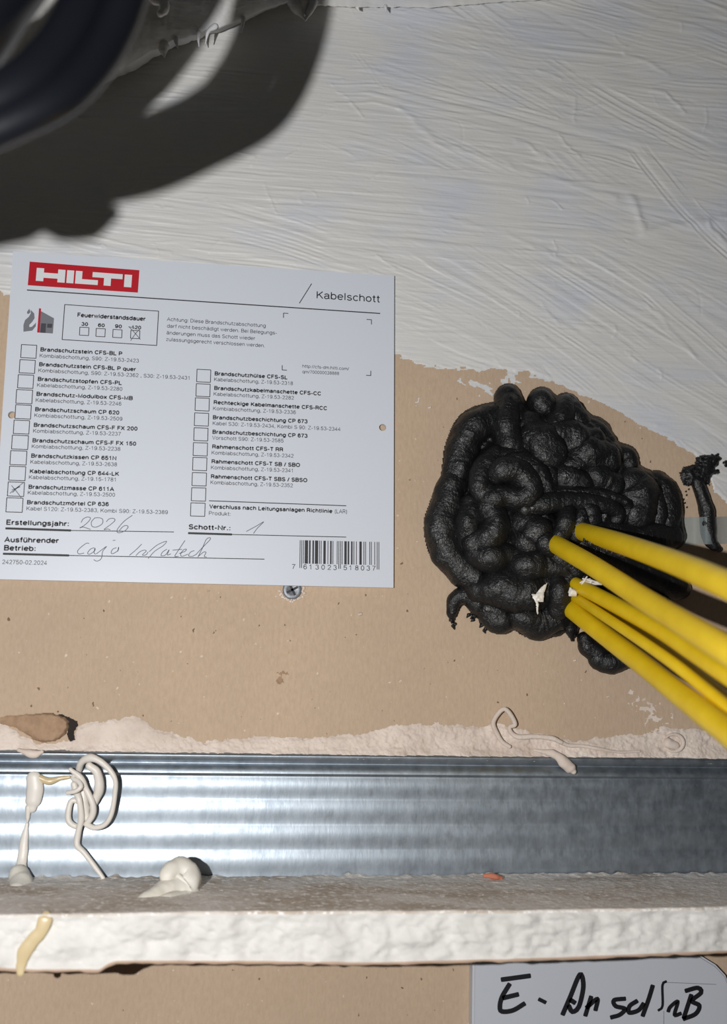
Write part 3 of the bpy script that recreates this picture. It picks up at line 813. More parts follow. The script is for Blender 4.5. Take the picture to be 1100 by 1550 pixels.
    def checkbox(x0, y0, x1, y1, lw):
        a, b, c, d = plate_xy([(x0, y0), (x1, y0), (x1, y1), (x0, y1)])
        ctr = (a + b + c + d) / 4; w, h = (x1 - x0) * PX, (y1 - y0) * PX
        key = (round(w * 4000), round(h * 4000))
        if key not in protos:
            t = lw * PX / 2
            ps = [ribbon([(-w / 2, s * h / 2), (w / 2, s * h / 2)], 2 * t) for s in (-1, 1)] + [ribbon([(s * w / 2, -h / 2), (s * w / 2, h / 2)], 2 * t) for s in (-1, 1)]
            V, Fc = merge([lift(p, 0) for p in ps]); me = mesh_data('checkbox', V, Fc, False); me.materials.append(M['print_line']); protos[key] = me
        ob = bpy.data.objects.new('checkbox', protos[key]); COL.objects.link(ob); ob.parent = root; ob.location = (ctr[0], ctr[1], ZP)
        return ob
    for x0, y0 in [(120.8, 495.4), (145.6, 497.3), (171, 498.8), (198, 500.2)]: checkbox(x0, y0, x0 + 13.2, y0 + 12.4, 1.1)
    for x0, y0, x1, y1 in [(32.6, 522, 54.4, 542), (30.2, 544.8, 52.3, 565), (27.6, 567.6, 50, 587.5), (25.4, 590.2, 48, 610.8), (24, 613.2, 46, 633.8), (21.3, 636.5, 43.7, 656.5),
                           (19, 659.2, 41.6, 680), (16.6, 682.6, 39.2, 703.5), (14.5, 706.4, 37.8, 727), (12.5, 730, 35.8, 751), (10.4, 754, 33.5, 775)]:
        checkbox(x0, y0, x1, y1, 1.15)
    for x0, y0, x1, y1 in [(298, 559.2, 318.5, 578.6), (297, 581, 317.6, 600.4), (295.6, 602.4, 316.3, 622), (294.6, 625, 315.2, 645), (293.8, 647.8, 314.2, 667.2), (292.8, 670.2, 313.4, 690),
                           (292, 692.6, 312.5, 712.2), (291.2, 715.6, 311.8, 735.4), (290, 738.4, 311, 758.4), (288.6, 761.4, 310, 781.4)]:
        checkbox(x0, y0, x1, y1, 1.15)
    for s, a, b in [('Achtung: Diese Brandschutzabschottung', (252.5, 485.8), (402, 495.8)), ('darf nicht beschädigt werden. Bei Belegungs-', (252.5, 496), (418.7, 506.8)),
                    ('änderungen muss das Schott wieder', (252, 506.3), (386, 515)), ('zulassungsgerecht verschlossen werden.', (251, 516.2), (400.5, 526))]:
        text(s, a, b, 6.0, mat='print_line')
    L = [('Brandschutzstein CFS-BL P', (61, 532), (185, 538.6), 'Kombiabschottung, S90: Z-19.53-2423', (60, 541), (210, 549)),
         ('Brandschutzstein CFS-BL P quer', (59, 554.5), (205.5, 562.2), 'Kombiabschottung, S90: Z-19.53-2362 , S30: Z-19.53-2431', (58, 563.3), (286.5, 575)),
         ('Brandschutzstopfen CFS-PL', (57, 576.8), (184, 583), 'Kabelabschottung, Z-19.53-2280', (56, 585.6), (185, 591.8)),
         ('Brandschutz-Modulbox CFS-MB', (55, 599.4), (201, 606), 'Kabelabschottung, Z-19.53-2246', (54, 608.3), (183.5, 614.2)),
         ('Brandschutzschaum CP 620', (53, 622.6), (180.5, 628), 'Kombiabschottung, Z-19.53-2509', (52, 631.4), (185, 637)),
         ('Brandschutzschaum CFS-F FX 200', (51, 646.4), (208, 652.2), 'Kombiabschottung, Z-19.53-2237', (50, 655), (183, 659.8)),
         ('Brandschutzschaum CFS-F FX 150', (49, 669.8), (206, 675), 'Kombiabschottung, Z-19.53-2238', (48, 678.4), (182, 682.6)),
         ('Brandschutzkissen CP 651N', (47, 693), (176, 697), 'Kabelabschottung, Z-19.53-2638', (46, 702), (177, 706)),
         ('Kabelabschottung CP 644-LK', (45, 716.6), (180, 720.6), 'Kabelabschottung, Z-19.15-1781', (43.6, 725.2), (175, 729)),
         ('Brandschutzmasse CP 611A', (43, 740.2), (172.6, 743.8), 'Kabelabschottung, Z-19.53-2500', (42, 748.6), (174, 752)),
         ('Brandschutzmörtel CP 636', (40.7, 763.6), (164.5, 766.6), 'Kabel S120: Z-19.53-2383, Kombi S90: Z-19.53-2389', (40, 772.6), (253.8, 778.4)),
         ('Brandschutzhülse CFS-SL', (324.7, 568.4), (434.7, 574.6), 'Kabelabschottung, Z-19.53-2318', (324, 577), (443.2, 583.2)),
         ('Brandschutzkabelmanschette CFS-CC', (324, 590.4), (485.5, 599), 'Kabelabschottung, Z-19.53-2282', (323.2, 599), (444.6, 605.2)),
         ('Rechteckige Kabelmanschette CFS-RCC', (323.2, 612), (494.6, 621.2), 'Kombiabschottung, Z-19.53-2336', (322.4, 621), (447.5, 627)),
         ('Brandschutzbeschichtung CP 673', (322, 634.8), (465.4, 641.2), 'Kabel S30: Z-19.53-2434, Kombi S 90: Z-19.53-2344', (321.7, 643.4), (515, 652.6)),
         ('Brandschutzbeschichtung CP 673', (321.4, 656.8), (465.4, 663), 'Vorschott S90: Z-19.53-2585', (321, 665.4), (429, 670)),
         ('Rahmenschott CFS-T RR', (321, 679.2), (428.4, 683.8), 'Kombiabschottung, Z-19.53-2342', (320.2, 688), (444, 693)),
         ('Rahmenschott CFS-T SB / SBO', (320, 701.6), (454, 707.2), 'Kombiabschottung, Z-19.53-2341', (319.2, 710.4), (443, 715.2)),
         ('Rahmenschott CFS-T SBS / SBSO', (319, 724.4), (465, 730.2), 'Kombiabschottung, Z-19.53-2352', (318.4, 733), (443, 737.8))]
    for a, p0, p1, b, q0, q1 in L:
        text(a, p0, p1, 6.6, True); text(b, q0, q1, 5.9, mat='print_line')
    line((316.5, 758), (523.6, 765.6), 1.3)
    text('Verschluss nach Leitungsanlagen Richtlinie', (316.5, 769.8), (503, 777), 6.6, True)
    text('(LAR)', (506.6, 777), (525, 777.6), 6.4)
    text('Produkt:', (316, 779.6), (348.8, 781), 6.0, mat='print_line')
    text('Erstellungsjahr:', (9.3, 794.6), (104.2, 797), 8.0, True); line((8.7, 799.8), (107, 803), 3.1); line((107, 803), (263, 805.2), 1.2)
    text('Schott-Nr.:', (285.3, 801.4), (348.6, 803.4), 8.0, True); line((285, 807), (350.5, 809), 3.1); line((350.5, 809), (523.6, 813), 1.2)
    text('Ausführender', (6.4, 821), (88.8, 822.6), 8.2, True); text('Betrieb:', (5.8, 833.4), (53.8, 834.6), 8.2, True)
    line((5, 838.2), (104, 840.8), 3.1); line((104, 840.8), (400, 846.4), 1.2)
    text('242750-02.2024', (3, 853.8), (70.8, 855.4), 6.4, mat='print_line')
    # bar code
    Lc = ['0001101', '0011001', '0010011', '0111101', '0100011', '0110001', '0101111', '0111011', '0110111', '0001011']
    G = [''.join('1' if c == '0' else '0' for c in r)[::-1] for r in Lc]; Rr = [''.join('1' if c == '0' else '0' for c in r) for r in Lc]
    code = '7613023518037'; pat = {'7': 'LGLGLG'}[code[0]]
    bits = '101' + ''.join((Lc if k == 'L' else G)[int(c)] for k, c in zip(pat, code[1:7])) + '01010' + ''.join(Rr[int(c)] for c in code[7:]) + '101'
    c0, c1 = plate_xy([(453.6, 817.6), (573.9, 820.4)]); e0 = plate_xy([(453.2, 853)])[0]; dn = (e0 - c0)
    parts = []; i = 0
    while i < len(bits):
        if bits[i] == '1':
            j = i
            while j < len(bits) and bits[j] == '1': j += 1
            ext = 1.19 if (i < 3 or 45 <= i < 50 or i >= 92) else 1.0
            a = c0 + (c1 - c0) * i / 95; b = c0 + (c1 - c0) * (j - 0.1) / 95
            parts.append((np.array([a + dn * ext, b + dn * ext, b, a]), [(0, 1, 2, 3)])); i = j
        else: i += 1
    add('barcode', parts, M['print_black'])
    text('7', (441.7, 861.4), (446.3, 861.5), 7.5)
    for k, c in enumerate('613023'): text(c, (459 + k * 9.05, 861.7 + k * .25), (464 + k * 9.05, 861.8 + k * .25), 7.6)
    for k, c in enumerate('518037'): text(c, (519.8 + k * 8.7, 863 + k * .2), (524.6 + k * 8.7, 863.1 + k * .2), 7.6)
    # ball-pen handwriting
    def hand(strokes, x0, y0, s, w=1.0, name='handwriting'):
        return add(name, [ribbon(smooth2(plate_xy(crop(st, x0, y0, s)), 5), w * PX) for st in strokes], M['pen'], z=2 * ZP)
    a = (90, 780, .2182)
    hand([[(150, 50), (165, 25), (195, 12), (215, 20), (200, 45), (165, 75), (140, 88), (165, 82), (215, 98)],
          [(245, 18), (222, 45), (225, 75), (255, 82), (295, 60), (300, 30), (280, 18), (245, 18)],
          [(325, 45), (345, 25), (375, 22), (385, 35), (360, 60), (310, 98), (335, 95), (352, 102)],
          [(505, 0), (450, 40), (410, 85), (398, 110), (410, 122), (450, 110), (475, 85), (470, 72), (445, 75), (415, 105)]], *a)
    hand([[(205, 195), (185, 195), (145, 225), (125, 250), (135, 268), (170, 262)], [(240, 225), (215, 235), (195, 262), (210, 270), (245, 245), (245, 228), (240, 260), (250, 270)],
          [(255, 268), (325, 217), (300, 250), (290, 300), (260, 318), (238, 308)], [(370, 175), (387, 173)], [(395, 225), (370, 235), (358, 258), (370, 266), (405, 245), (410, 222), (404, 250)],
          [(570, 200), (530, 240), (485, 278)], [(530, 280), (555, 255), (585, 242), (602, 248), (575, 275), (600, 274), (615, 255)],
          [(622, 252), (680, 205), (742, 180), (720, 210), (660, 250), (615, 300)], [(745, 235), (715, 255), (705, 280), (735, 275), (760, 240), (748, 275), (772, 268)],
          [(870, 175), (820, 250), (800, 285), (825, 285)], [(785, 242), (850, 236)], [(830, 265), (870, 250), (880, 235), (860, 240), (840, 270), (850, 285), (890, 270)],
          [(935, 245), (910, 255), (895, 280), (920, 285), (950, 270)], [(950, 268), (1000, 215), (1045, 168), (1042, 155), (1018, 168), (990, 230), (960, 290)],
          [(965, 283), (1000, 255), (1016, 258), (1004, 285), (1020, 290)]], *a)
    hand([[(300, 597), (350, 570), (385, 550), (355, 580), (335, 607)]], 280, 620, .309)
    hand([[(60, 395), (85, 425), (110, 458)], [(122, 380), (90, 405), (52, 435)], [(65, 432), (85, 412), (102, 398)], [(62, 418), (105, 402)]], 0, 620, .2909, 1.0, 'pen_cross')
    hand([[(672, 395), (700, 425), (730, 460)], [(728, 405), (705, 430), (680, 466)], [(668, 394), (688, 398), (706, 403)]], 0, 380, .2909, 1.0, 'pen_cross')
label_plate()

# ------------------------------------------------------------------ screw half hidden by the label
def screw():
    c = on((442, 893), 0.0)[0]
    root = empty('drywall_screw', c, 'dark drywall screw head sunk in the board under the bottom edge of the label', 'screw')
    th = np.linspace(0, 2 * math.pi, 40, endpoint=False)
    rings = [(3.55, 0.05), (3.5, 0.5), (3.2, 0.72), (2.4, 0.8), (1.9, 0.72), (0.9, 0.4), (0.0, 0.3)]
    V = []
    for k, (r, h) in enumerate(rings):
        for a in th:
            hh = h
            cx, cz = r * math.cos(a), r * math.sin(a)
            rot = 0.5
            p, q = cx * math.cos(rot) + cz * math.sin(rot), -cx * math.sin(rot) + cz * math.cos(rot)
            V.append(c + np.array([cx * MM, -hh * MM, cz * MM]))
    n = len(th)
    Fc = [(k * n + i, k * n + (i + 1) % n, (k + 1) * n + (i + 1) % n, (k + 1) * n + i) for k in range(len(rings) - 1) for i in range(n)]
    mesh_obj('screw_head', V, Fc, M['screw'], root)
    parts = []
    for a in (0.5, 0.5 + math.pi / 2):
        d = np.array([math.cos(a), 0, math.sin(a)]); e = np.array([-math.sin(a), 0, math.cos(a)])
        P = [c + d * x * MM + e * y * MM + np.array([0, -0.84 * MM, 0]) for x, y in [(-2.3, -.42), (2.3, -.42), (2.3, .42), (-2.3, .42)]]
        parts.append((P, [(0, 1, 2, 3)]))
    o = mesh_obj('cross_recess', *merge(parts), M['print_black'], root, smooth=False); o['label'] = 'dark cross recess'
    ps = []
    r = np.random.default_rng(4)
    for a in np.linspace(math.pi * 1.02, math.pi * 2.1, 26):
        q = c + np.array([math.cos(a) * r.uniform(3.7, 4.8) * MM, -0.0002, math.sin(a) * r.uniform(3.5, 4.6) * MM])
        ps.append(tube([q, q + r.normal(0, .0003, 3) * (1, .3, 1)], [r.uniform(.2, .5) * MM] * 2, 7, .0004, lump=.3, ll=.0006, seed=3))
    o = mesh_obj('burst_board_rim', *merge(ps), M['plaster'], root); o['kind'] = 'stuff'
screw()

# ------------------------------------------------------------------ black sealant mound of extruded beads
K7 = (620, 560, 0.43636)
def c7(pts): return crop(pts, *K7)

mound_c = on(c7([(480, 520)])[0], 0)[0]
mound = empty('sealant_mound', mound_c, 'large heap of wrinkled black sealant beads around the yellow cables', 'sealant')
def bead(pts, r, h, seed, wr=0.013, parent=None, lump=0.13, s=K7, name='sealant_bead'):
    p = crop(pts, *s) if s else pts
    n = len(p)
    h = np.interp(np.linspace(0, 1, n), np.linspace(0, 1, len(h)), h) * MM if np.ndim(h) else np.full(n, h) * MM
    r = np.interp(np.linspace(0, 1, n), np.linspace(0, 1, len(r)), r) if np.ndim(r) else np.full(n, float(r))
    P = on(p, h)
    R = r * (s[2] if s else 1) * px_size(P)
    V, Fc = tube(P, R, 36, .0003, wrinkle=wr, wl=.0008, lump=lump, ll=.006, seed=seed, skin=.0024)
    V[:, 1] = np.minimum(V[:, 1], -0.00005)
    return mesh_obj(name, V, Fc, M['sealant'], parent or mound)

BEADS = [
    ([(335, 172), (270, 180), (215, 205), (182, 265), (164, 340), (156, 400)], [50, 58, 60, 58, 54, 50], 4.5),
    ([(156, 390), (128, 460), (108, 540), (122, 610), (162, 670), (215, 720), (270, 745)], [50, 56, 60, 62, 58, 56, 48], 5),
    ([(336, 96), (336, 140), (330, 200), (345, 260)], [44, 48, 52, 50], [4, 6, 8, 9]),
    ([(372, 120), (378, 170), (392, 215)], [22, 26, 26], [3, 6, 8]),
    ([(452, 112), (462, 125)], 48, 4),
    ([(535, 130), (520, 165), (500, 200)], [46, 50, 44], [4, 6, 7]),
    ([(550, 150), (590, 195)], [46, 42], [4, 5]),
    ([(415, 205), (440, 250), (480, 290)], [64, 84, 76], [5, 7, 8]),
    ([(500, 235), (570, 245), (625, 250)], [66, 72, 56], [6, 7, 7]),
    ([(605, 195), (645, 215), (675, 250)], [40, 44, 38], [3, 3.5, 4]),
    ([(555, 335), (610, 298), (668, 318)], [60, 76, 64], [8, 8, 7]),
    ([(700, 280), (745, 300), (760, 328)], [32, 38, 30], 3),
    ([(535, 375), (585, 402)], [66, 60], [8, 9]),
    ([(650, 380), (695, 402)], [66, 56], [8, 8]),
    ([(765, 410), (785, 440), (775, 500)], [74, 84, 74], [6, 7, 7]),
    ([(850, 390), (882, 425), (895, 490), (892, 560)], [40, 44, 44, 42], [3.5, 4, 4.5, 5]),
    ([(845, 430), (862, 490), (855, 545)], [34, 34, 30], 6.5),
    ([(300, 300), (262, 335), (242, 390), (255, 430)], [40, 42, 42, 40], [10, 12, 13, 13]),
    ([(300, 360), (330, 348), (380, 360), (415, 398), (412, 430), (375, 448), (330, 440), (285, 445), (258, 420)], [42, 46, 48, 50, 48, 46, 46, 44, 38], [14, 16, 16, 16, 16, 15, 14, 14, 13]),
    ([(375, 290), (310, 300), (260, 315)], [30, 34, 28], [10, 11, 11]),
    ([(450, 350), (478, 364), (486, 384)], [36, 40, 36], [9, 10, 10]),
    ([(400, 484), (470, 462), (560, 455), (650, 465), (705, 480), (722, 505), (705, 532)], [38, 42, 38, 32, 30, 29, 25], [14, 15, 15, 15, 14, 13, 12]),
    ([(590, 478), (620, 492), (628, 522)], [34, 40, 34], [14, 15, 15]),
    ([(545, 492), (540, 532), (522, 570)], [32, 36, 34], [16, 18, 18]),
    ([(405, 540), (425, 570), (410, 595)], [66, 74, 64], [12, 13, 12]),
    ([(275, 480), (295, 530), (275, 578), (225, 600)], [50, 56, 58, 48], [12, 13, 13, 11]),
    ([(215, 470), (200, 530), (205, 600)], [42, 48, 44], [9, 10, 9]),
    ([(235, 640), (280, 655), (330, 640)], [52, 56, 46], [10, 12, 12]),
    ([(370, 660), (400, 685), (460, 680), (530, 690)], [54, 60, 58, 50], [11, 13, 13, 13]),
    ([(470, 640), (520, 650), (570, 690)], [46, 48, 40], [14, 15, 15]),
    ([(560, 700), (540, 740), (525, 790)], [42, 42, 36], [13, 14, 12]),
    ([(240, 760), (310, 752), (400, 772), (490, 755)], [56, 72, 76, 66], [6, 9, 10, 10]),
    ([(275, 830), (310, 866), (345, 866)], [54, 50, 38], [4, 4, 4]),
    ([(390, 845), (440, 868), (500, 850), (540, 825)], [62, 66, 60, 44], [6, 5, 6, 7]),
    ([(240, 805), (195, 782), (158, 797), (146, 838), (148, 870)], [44, 36, 28, 21, 8], [4, 4, 3, 2, 1]),
    ([(548, 860), (556, 900), (562, 938)], [28, 20, 4], [6, 5, 4]),
    ([(535, 800), (550, 830), (570, 838)], [30, 22, 8], [13, 14, 14]),
    ([(520, 860), (505, 900), (480, 912)], [32, 26, 10], [4, 3, 2]),
    ([(560, 545), (578, 575), (570, 610)], [26, 30, 24], [15, 17, 14]),
    ([(455, 560), (472, 600), (500, 640)], [34, 40, 34], [16, 18, 15]),
    ([(505, 720), (520, 770), (515, 830)], [34, 40, 36], [14, 16, 13]),
    ([(606, 935), (618, 962), (650, 985)], [28, 34, 34], 4),
    ([(655, 1005), (690, 1012), (740, 1000)], [38, 42, 38], 4),
    ([(600, 610), (680, 650), (780, 690), (880, 735), (925, 755)], [44, 50, 50, 46, 42], [14, 12, 10, 7, 5]),
    ([(640, 560), (740, 580), (840, 590), (900, 580)], [50, 56, 56, 46], [12, 9, 7, 5]),
    ([(700, 760), (770, 790), (850, 800)], [46, 46, 40], [8, 6, 5]),
]
def sealant_base():
    """the mass between the beads: an envelope hung from bead to bead, so the beads only half emerge from it"""
    X, Y = grid(630, 1050, 570, 1020, 1.4)
    Hm = np.zeros(X.shape)
    for pts, r, h in BEADS:
        p = np.array(c7(pts)); n = len(p); tt = np.linspace(0, 1, n)
        hh = np.interp(tt, np.linspace(0, 1, len(h)), h) if np.ndim(h) else np.full(n, float(h))
        r2 = np.interp(tt, np.linspace(0, 1, len(r)), r) if np.ndim(r) else np.full(n, float(r))
        C, q = spline(np.column_stack([p, hh]), r2 * K7[2], 4.0)
        for (x, y, z), rad in zip(C, q):
            R = rad * 1.22; m = np.abs(X[0] - x) < R; k = np.abs(Y[:, 0] - y) < R; sl = np.ix_(k, m)
            dd = np.hypot(X[sl] - x, Y[sl] - y) / R
            Hm[sl] = np.maximum(Hm[sl], (z + rad * .25 * .30) * (1 - sstep(.55, 1, dd)))
    poly = c7([(335, 120), (290, 170), (220, 190), (180, 270), (160, 380), (130, 460), (110, 560), (170, 690), (240, 770), (300, 860), (430, 880), (520, 860), (570, 800), (760, 820), (920, 740), (900, 560), (880, 420), (770, 370), (680, 270), (600, 200), (500, 130), (400, 160)])
    dd = poly_dist(X, Y, poly)
    Hm = np.maximum(Hm, 8.0 * np.sqrt(np.clip(dd, 0, 60) / 60) * (1 - .3 * sstep(850, 1000, X)))
    foot = Hm > 0.9
    for k in range(4):
        P = np.pad(Hm, 2, mode='edge')
        Hm = sum(P[i:i + Hm.shape[0], j:j + Hm.shape[1]] for i in (0, 2, 4) for j in (0, 2, 4)) / 9
    Hm = Hm * MM + 0.7 * MM * fbm(X / 22, Y / 22, 0, 23, 3) + 0.22 * MM * noise(X / 5, Y / 4, 0, 24) + .12 * MM * noise(X / 2.5, Y / 2.5, 0, 29)
    V, Fc = relief(X, Y, np.maximum(Hm, 0.0002), foot)
    mesh_obj('base_mass', V, Fc, M['sealant'], mound)

sealant_base()
for i, (pts, r, h) in enumerate(BEADS):
    bead(pts, r, h, 100 + 7 * i)
# ragged torn tips along the lower edge
rr = np.random.default_rng(9)
ps = []
for k in range(46):
    x, y = [(228, 850), (245, 865), (262, 890), (150, 868), (560, 905), (548, 880), (520, 905), (215, 838)][k % 8]
    q = c7([(x + rr.normal(0, 8), y + rr.normal(0, 8))])[0]
    a = on(q, 0.0015)[0]; b = on((q[0] + rr.normal(0, 3), q[1] + rr.uniform(1, 6)), 0.0008)[0]
    ps.append(tube([a, b], [.0007, .0002], 7, .0004, lump=.3, ll=.001, seed=k))
o = mesh_obj('ragged_fringe', *merge(ps), M['sealant'], mound); o['kind'] = 'stuff'

# black smear at the right
def smear():
    K4 = (860, 660, 0.21818)
    root_c = on(crop([(930, 400)], *K4)[0], 0)[0]
    root = empty('sealant_smear', root_c, 'small black sealant smear with a hanging tail right of the heap', 'sealant')
    poly = crop([(760, 260), (790, 215), (855, 195), (878, 150), (920, 132), (1030, 125), (1055, 160), (1015, 225), (1050, 265), (990, 285), (965, 345), (870, 350), (820, 362), (775, 320)], *K4)
    X, Y = grid(1015, 1105, 675, 750, 0.9)
    d = poly_dist(X, Y, poly) + 2.0 * noise(X / 4, Y / 4, 0, 25) + 1.2 * noise(X / 2, Y / 2, 0, 26)
    Hm = 3.2 * MM * np.sqrt(np.clip(d, 0, 14) / 14) + 0.3 * MM * fbm(X / 11, Y / 10, 0, 27) * sstep(0, 6, d) + .0004
    V, Fc = relief(X, Y, np.maximum(Hm, .0002), d > 0); mesh_obj('smear_head', V, Fc, M['sealant'], root)
    bead([(890, 320), (930, 420), (958, 520), (965, 640), (980, 720), (1010, 760), (1045, 785)], [46, 48, 50, 50, 46, 36, 20], 2.2, 900, parent=root, s=K4, name='smear_tail')
    dab = crop([(1060, 190), (1080, 168), (1110, 165), (1180, 180), (1180, 225), (1110, 225), (1075, 215)], *K4)
    X, Y = grid(1085, 1125, 688, 718, 0.9)
    d = poly_dist(X, Y, dab) + 1.5 * noise(X / 3, Y / 3, 0, 28)
    V, Fc = relief(X, Y, 0.0003 + .0012 * np.sqrt(np.clip(d, 0, 6) / 6), d > 0); mesh_obj('smear_dab', V, Fc, M['sealant'], root)
    ps = []
    for x, y in [(815, 385), (820, 410), (808, 465), (822, 495), (800, 440), (835, 370)]:
        q = on(crop([(x, y)], *K4)[0], .0002)[0]; ps.append(tube([q, q + (.0002, 0, .0003)], [.0004, .0002], 7, .0004))
    o = mesh_obj('smear_specks', *merge(ps), M['sealant'], root); o['kind'] = 'stuff'
smear()

# ------------------------------------------------------------------ yellow cables
CABLES = [
    ([(866, 799), (880, 804.5), (925, 818), (973, 834), (1035, 857), (1100, 885), (1160, 912), (1240, 950)], [4, 17, 52, 86, 124, 160, 186, 214], 3.45, 'uppermost yellow cable, leaving the black sealant furthest to the right'),
    ([(832, 816), (843, 825), (896, 856), (973, 906), (1035, 944), (1100, 984), (1160, 1022), (1240, 1074)], [6, 21, 56, 98, 134, 168, 192, 220], 3.4, 'second yellow cable from the top, thick and lying across the middle of the bundle'),
    ([(858, 880), (871, 885), (922, 911), (998, 953), (1049, 986), (1100, 1020), (1160, 1060), (1240, 1112)], [6, 17, 45, 84, 110, 136, 160, 190], 2.75, 'yellow cable directly under the second one, with a white scrap at its root'),
    ([(866, 897), (885, 907), (935, 938), (986, 970), (1040, 1007), (1078, 1037), (1120, 1073), (1170, 1115)], [4, 12, 26, 44, 66, 84, 104, 126], 1.7, 'thin yellow cable half hidden below the third, crossing behind the lowest cable'),
    ([(852, 897), (873, 906), (922, 938), (973, 972), (1024, 1008), (1070, 1045), (1120, 1086), (1170, 1125)], [6, 19, 52, 80, 104, 124, 146, 164], 1.75, 'thin yellow cable tight along the top of the lowest cable'),
    ([(856, 916), (868, 925), (922, 967), (973, 1006), (1024, 1047), (1075, 1087), (1115, 1118), (1240, 1216)], [6, 17, 47, 76, 106, 136, 158, 214], 3.35, 'lowest yellow cable, thick, leaving the ragged bottom of the sealant'),
]
for pts, h, r, lab in CABLES:
    P = on(pts, np.array(h) * MM)
    V, Fc = tube(P, np.full(len(P), r * MM), 32, .002, lump=.012, ll=.02, seed=len(lab))
    o = mesh_obj('yellow_cable', V, Fc, M['yellow'], None, org=P[1])
    tag(o, lab, 'cable', 'yellow cables coming out of the black sealant')
    if 'uppermost' in lab:
        ps = []
        for k in range(44):
            t = k / 43
            q = np.array([883 + 62 * t, 819 + 24 * t]) + rr.normal(0, 1.0, 2)
            hh = (28 + 34 * t) * MM + .0016
            a = on(q, hh)[0]; b = on(q + (rr.normal(0, 1), -rr.uniform(2, 6)), hh + .0006)[0]
            ps.append(tube([a, b], [.0006, .0002], 6, .0005, seed=k))
        res = mesh_obj('sealant_residue', *merge(ps), M['sealant'], o); res['kind'] = 'stuff'; res['label'] = 'black sealant fringe under the cable'

# scraps stuck on the sealant and cables
def scrap(name, polys, h, mat, lab, cat, thick=.0004, seed=0):
    parts = []
    for poly in polys:
        X, Y = grid(min(a for a, _ in poly) - 2, max(a for a, _ in poly) + 2, min(b for _, b in poly) - 2, max(b for _, b in poly) + 2, 0.7)
        d = poly_dist(X, Y, poly) + 0.4 * noise(X / 2, Y / 2, 0, seed)
        V, Fc = relief(X, Y, thick * (0.4 + np.clip(d, 0, 3) / 3) + .0003 * noise(X / 4, Y / 4, 0, seed + 1), d > 0, base=h)
        parts.append((V, [tuple(q) for q in Fc]))
    o = mesh_obj(name, *merge(parts), M[mat], None)
    return tag(o, lab, cat)
scrap('paint_scrap', [crop([(690, 503), (720, 505), (745, 468), (800, 424), (775, 500), (772, 558), (740, 555), (738, 640), (726, 630), (722, 570)], 640, 780, .23636)], .0205, 'acrylic', 'jagged white paint scrap stuck on the lower part of the black heap', 'scrap')
scrap('plaster_crumb', [crop([(925, 495), (935, 460), (965, 470), (990, 490), (980, 520), (930, 522)], 640, 780, .23636)], .0235, 'acrylic', 'white plaster crumb between the roots of the lower yellow cables', 'crumb', .0012, 5)
fib = []
for a, b in [((882, 876), (905, 881)), ((884, 880), (910, 885)), ((888, 873), (880, 884)), ((895, 878), (890, 886)), ((900, 881), (912, 884)), ((878, 882), (893, 876))]:
    q = on([a, ((a[0] + b[0]) / 2 + rr.normal(0, 1), (a[1] + b[1]) / 2 + rr.normal(0, 1)), b], .0262 + rr.uniform(0, .0008)); fib.append(tube(q, [.0003, .0005, .0002], 6, .0005))
tag(mesh_obj('paint_shreds', *merge(fib), M['acrylic'], None), 'thin white paint shreds on the root of the third yellow cable', 'scrap')

# made-up translucent strip across the smear for a pale band of reflected light
def light_band():
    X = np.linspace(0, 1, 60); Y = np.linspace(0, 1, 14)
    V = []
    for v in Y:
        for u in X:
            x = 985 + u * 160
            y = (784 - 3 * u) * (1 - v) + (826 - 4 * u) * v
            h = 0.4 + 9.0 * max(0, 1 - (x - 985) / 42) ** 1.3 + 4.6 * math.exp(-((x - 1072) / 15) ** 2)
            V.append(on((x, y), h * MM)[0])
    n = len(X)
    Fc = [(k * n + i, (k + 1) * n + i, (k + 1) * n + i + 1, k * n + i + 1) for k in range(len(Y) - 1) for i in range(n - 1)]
    o = mesh_obj('light_band_strip', V, Fc, M['light_band'], None)
    tag(o, 'added translucent strip standing in for a pale blue band of reflected light over the small black smear', 'light_band')
light_band()

# ------------------------------------------------------------------ white acrylic strings and blobs
K5 = (0, 1060, 0.31818)
def string(parent, pts, r, h, s=K5, mat='acrylic', name='strand', lump=.06, seg=16, flat=1.0):
    p = crop(pts, *s); n = len(p)
    h = np.interp(np.linspace(0, 1, n), np.linspace(0, 1, len(h)), h) * MM if np.ndim(h) else np.full(n, h) * MM
    r = np.interp(np.linspace(0, 1, n), np.linspace(0, 1, len(r)), r) if np.ndim(r) else np.full(n, float(r))
    P = on(p, h)
    V, Fc = tube(P, r * s[2] * px_size(P), seg, .0005, lump=lump, ll=.003, seed=int(pts[0][0]), flat=flat)
    return mesh_obj(name, V, Fc, M[mat], parent)
tg = empty('sealant_string', on((135, 1200), .003)[0], 'white sealant string tangled in a knot on the left of the steel profile', 'sealant string')
string(tg, [(375, 335), (388, 295), (430, 274), (475, 290), (520, 330), (548, 380), (546, 450), (530, 540), (500, 590), (450, 606), (412, 592)], [15, 16, 20, 15, 13, 12, 12, 12, 12, 13, 13], [5, 8, 10, 11, 11, 11, 10, 9, 8, 7, 6])
string(tg, [(425, 312), (462, 345), (472, 420), (455, 470), (440, 510)], [18, 20, 24, 20, 14], [8, 8, 7, 6, 5])
string(tg, [(335, 330), (385, 370), (408, 420), (440, 490), (440, 545), (412, 588)], [10, 14, 14, 15, 16, 14], [9, 9, 8, 8, 7, 6])
string(tg, [(372, 480), (340, 480), (325, 535), (330, 578), (362, 600), (388, 588)], [13, 14, 15, 15, 14, 12], [5, 5, 5, 5, 5, 6])
string(tg, [(322, 440), (360, 432), (385, 410), (372, 385), (348, 372), (360, 345)], [10, 11, 12, 12, 12, 10], [10, 11, 11, 10, 9, 8])
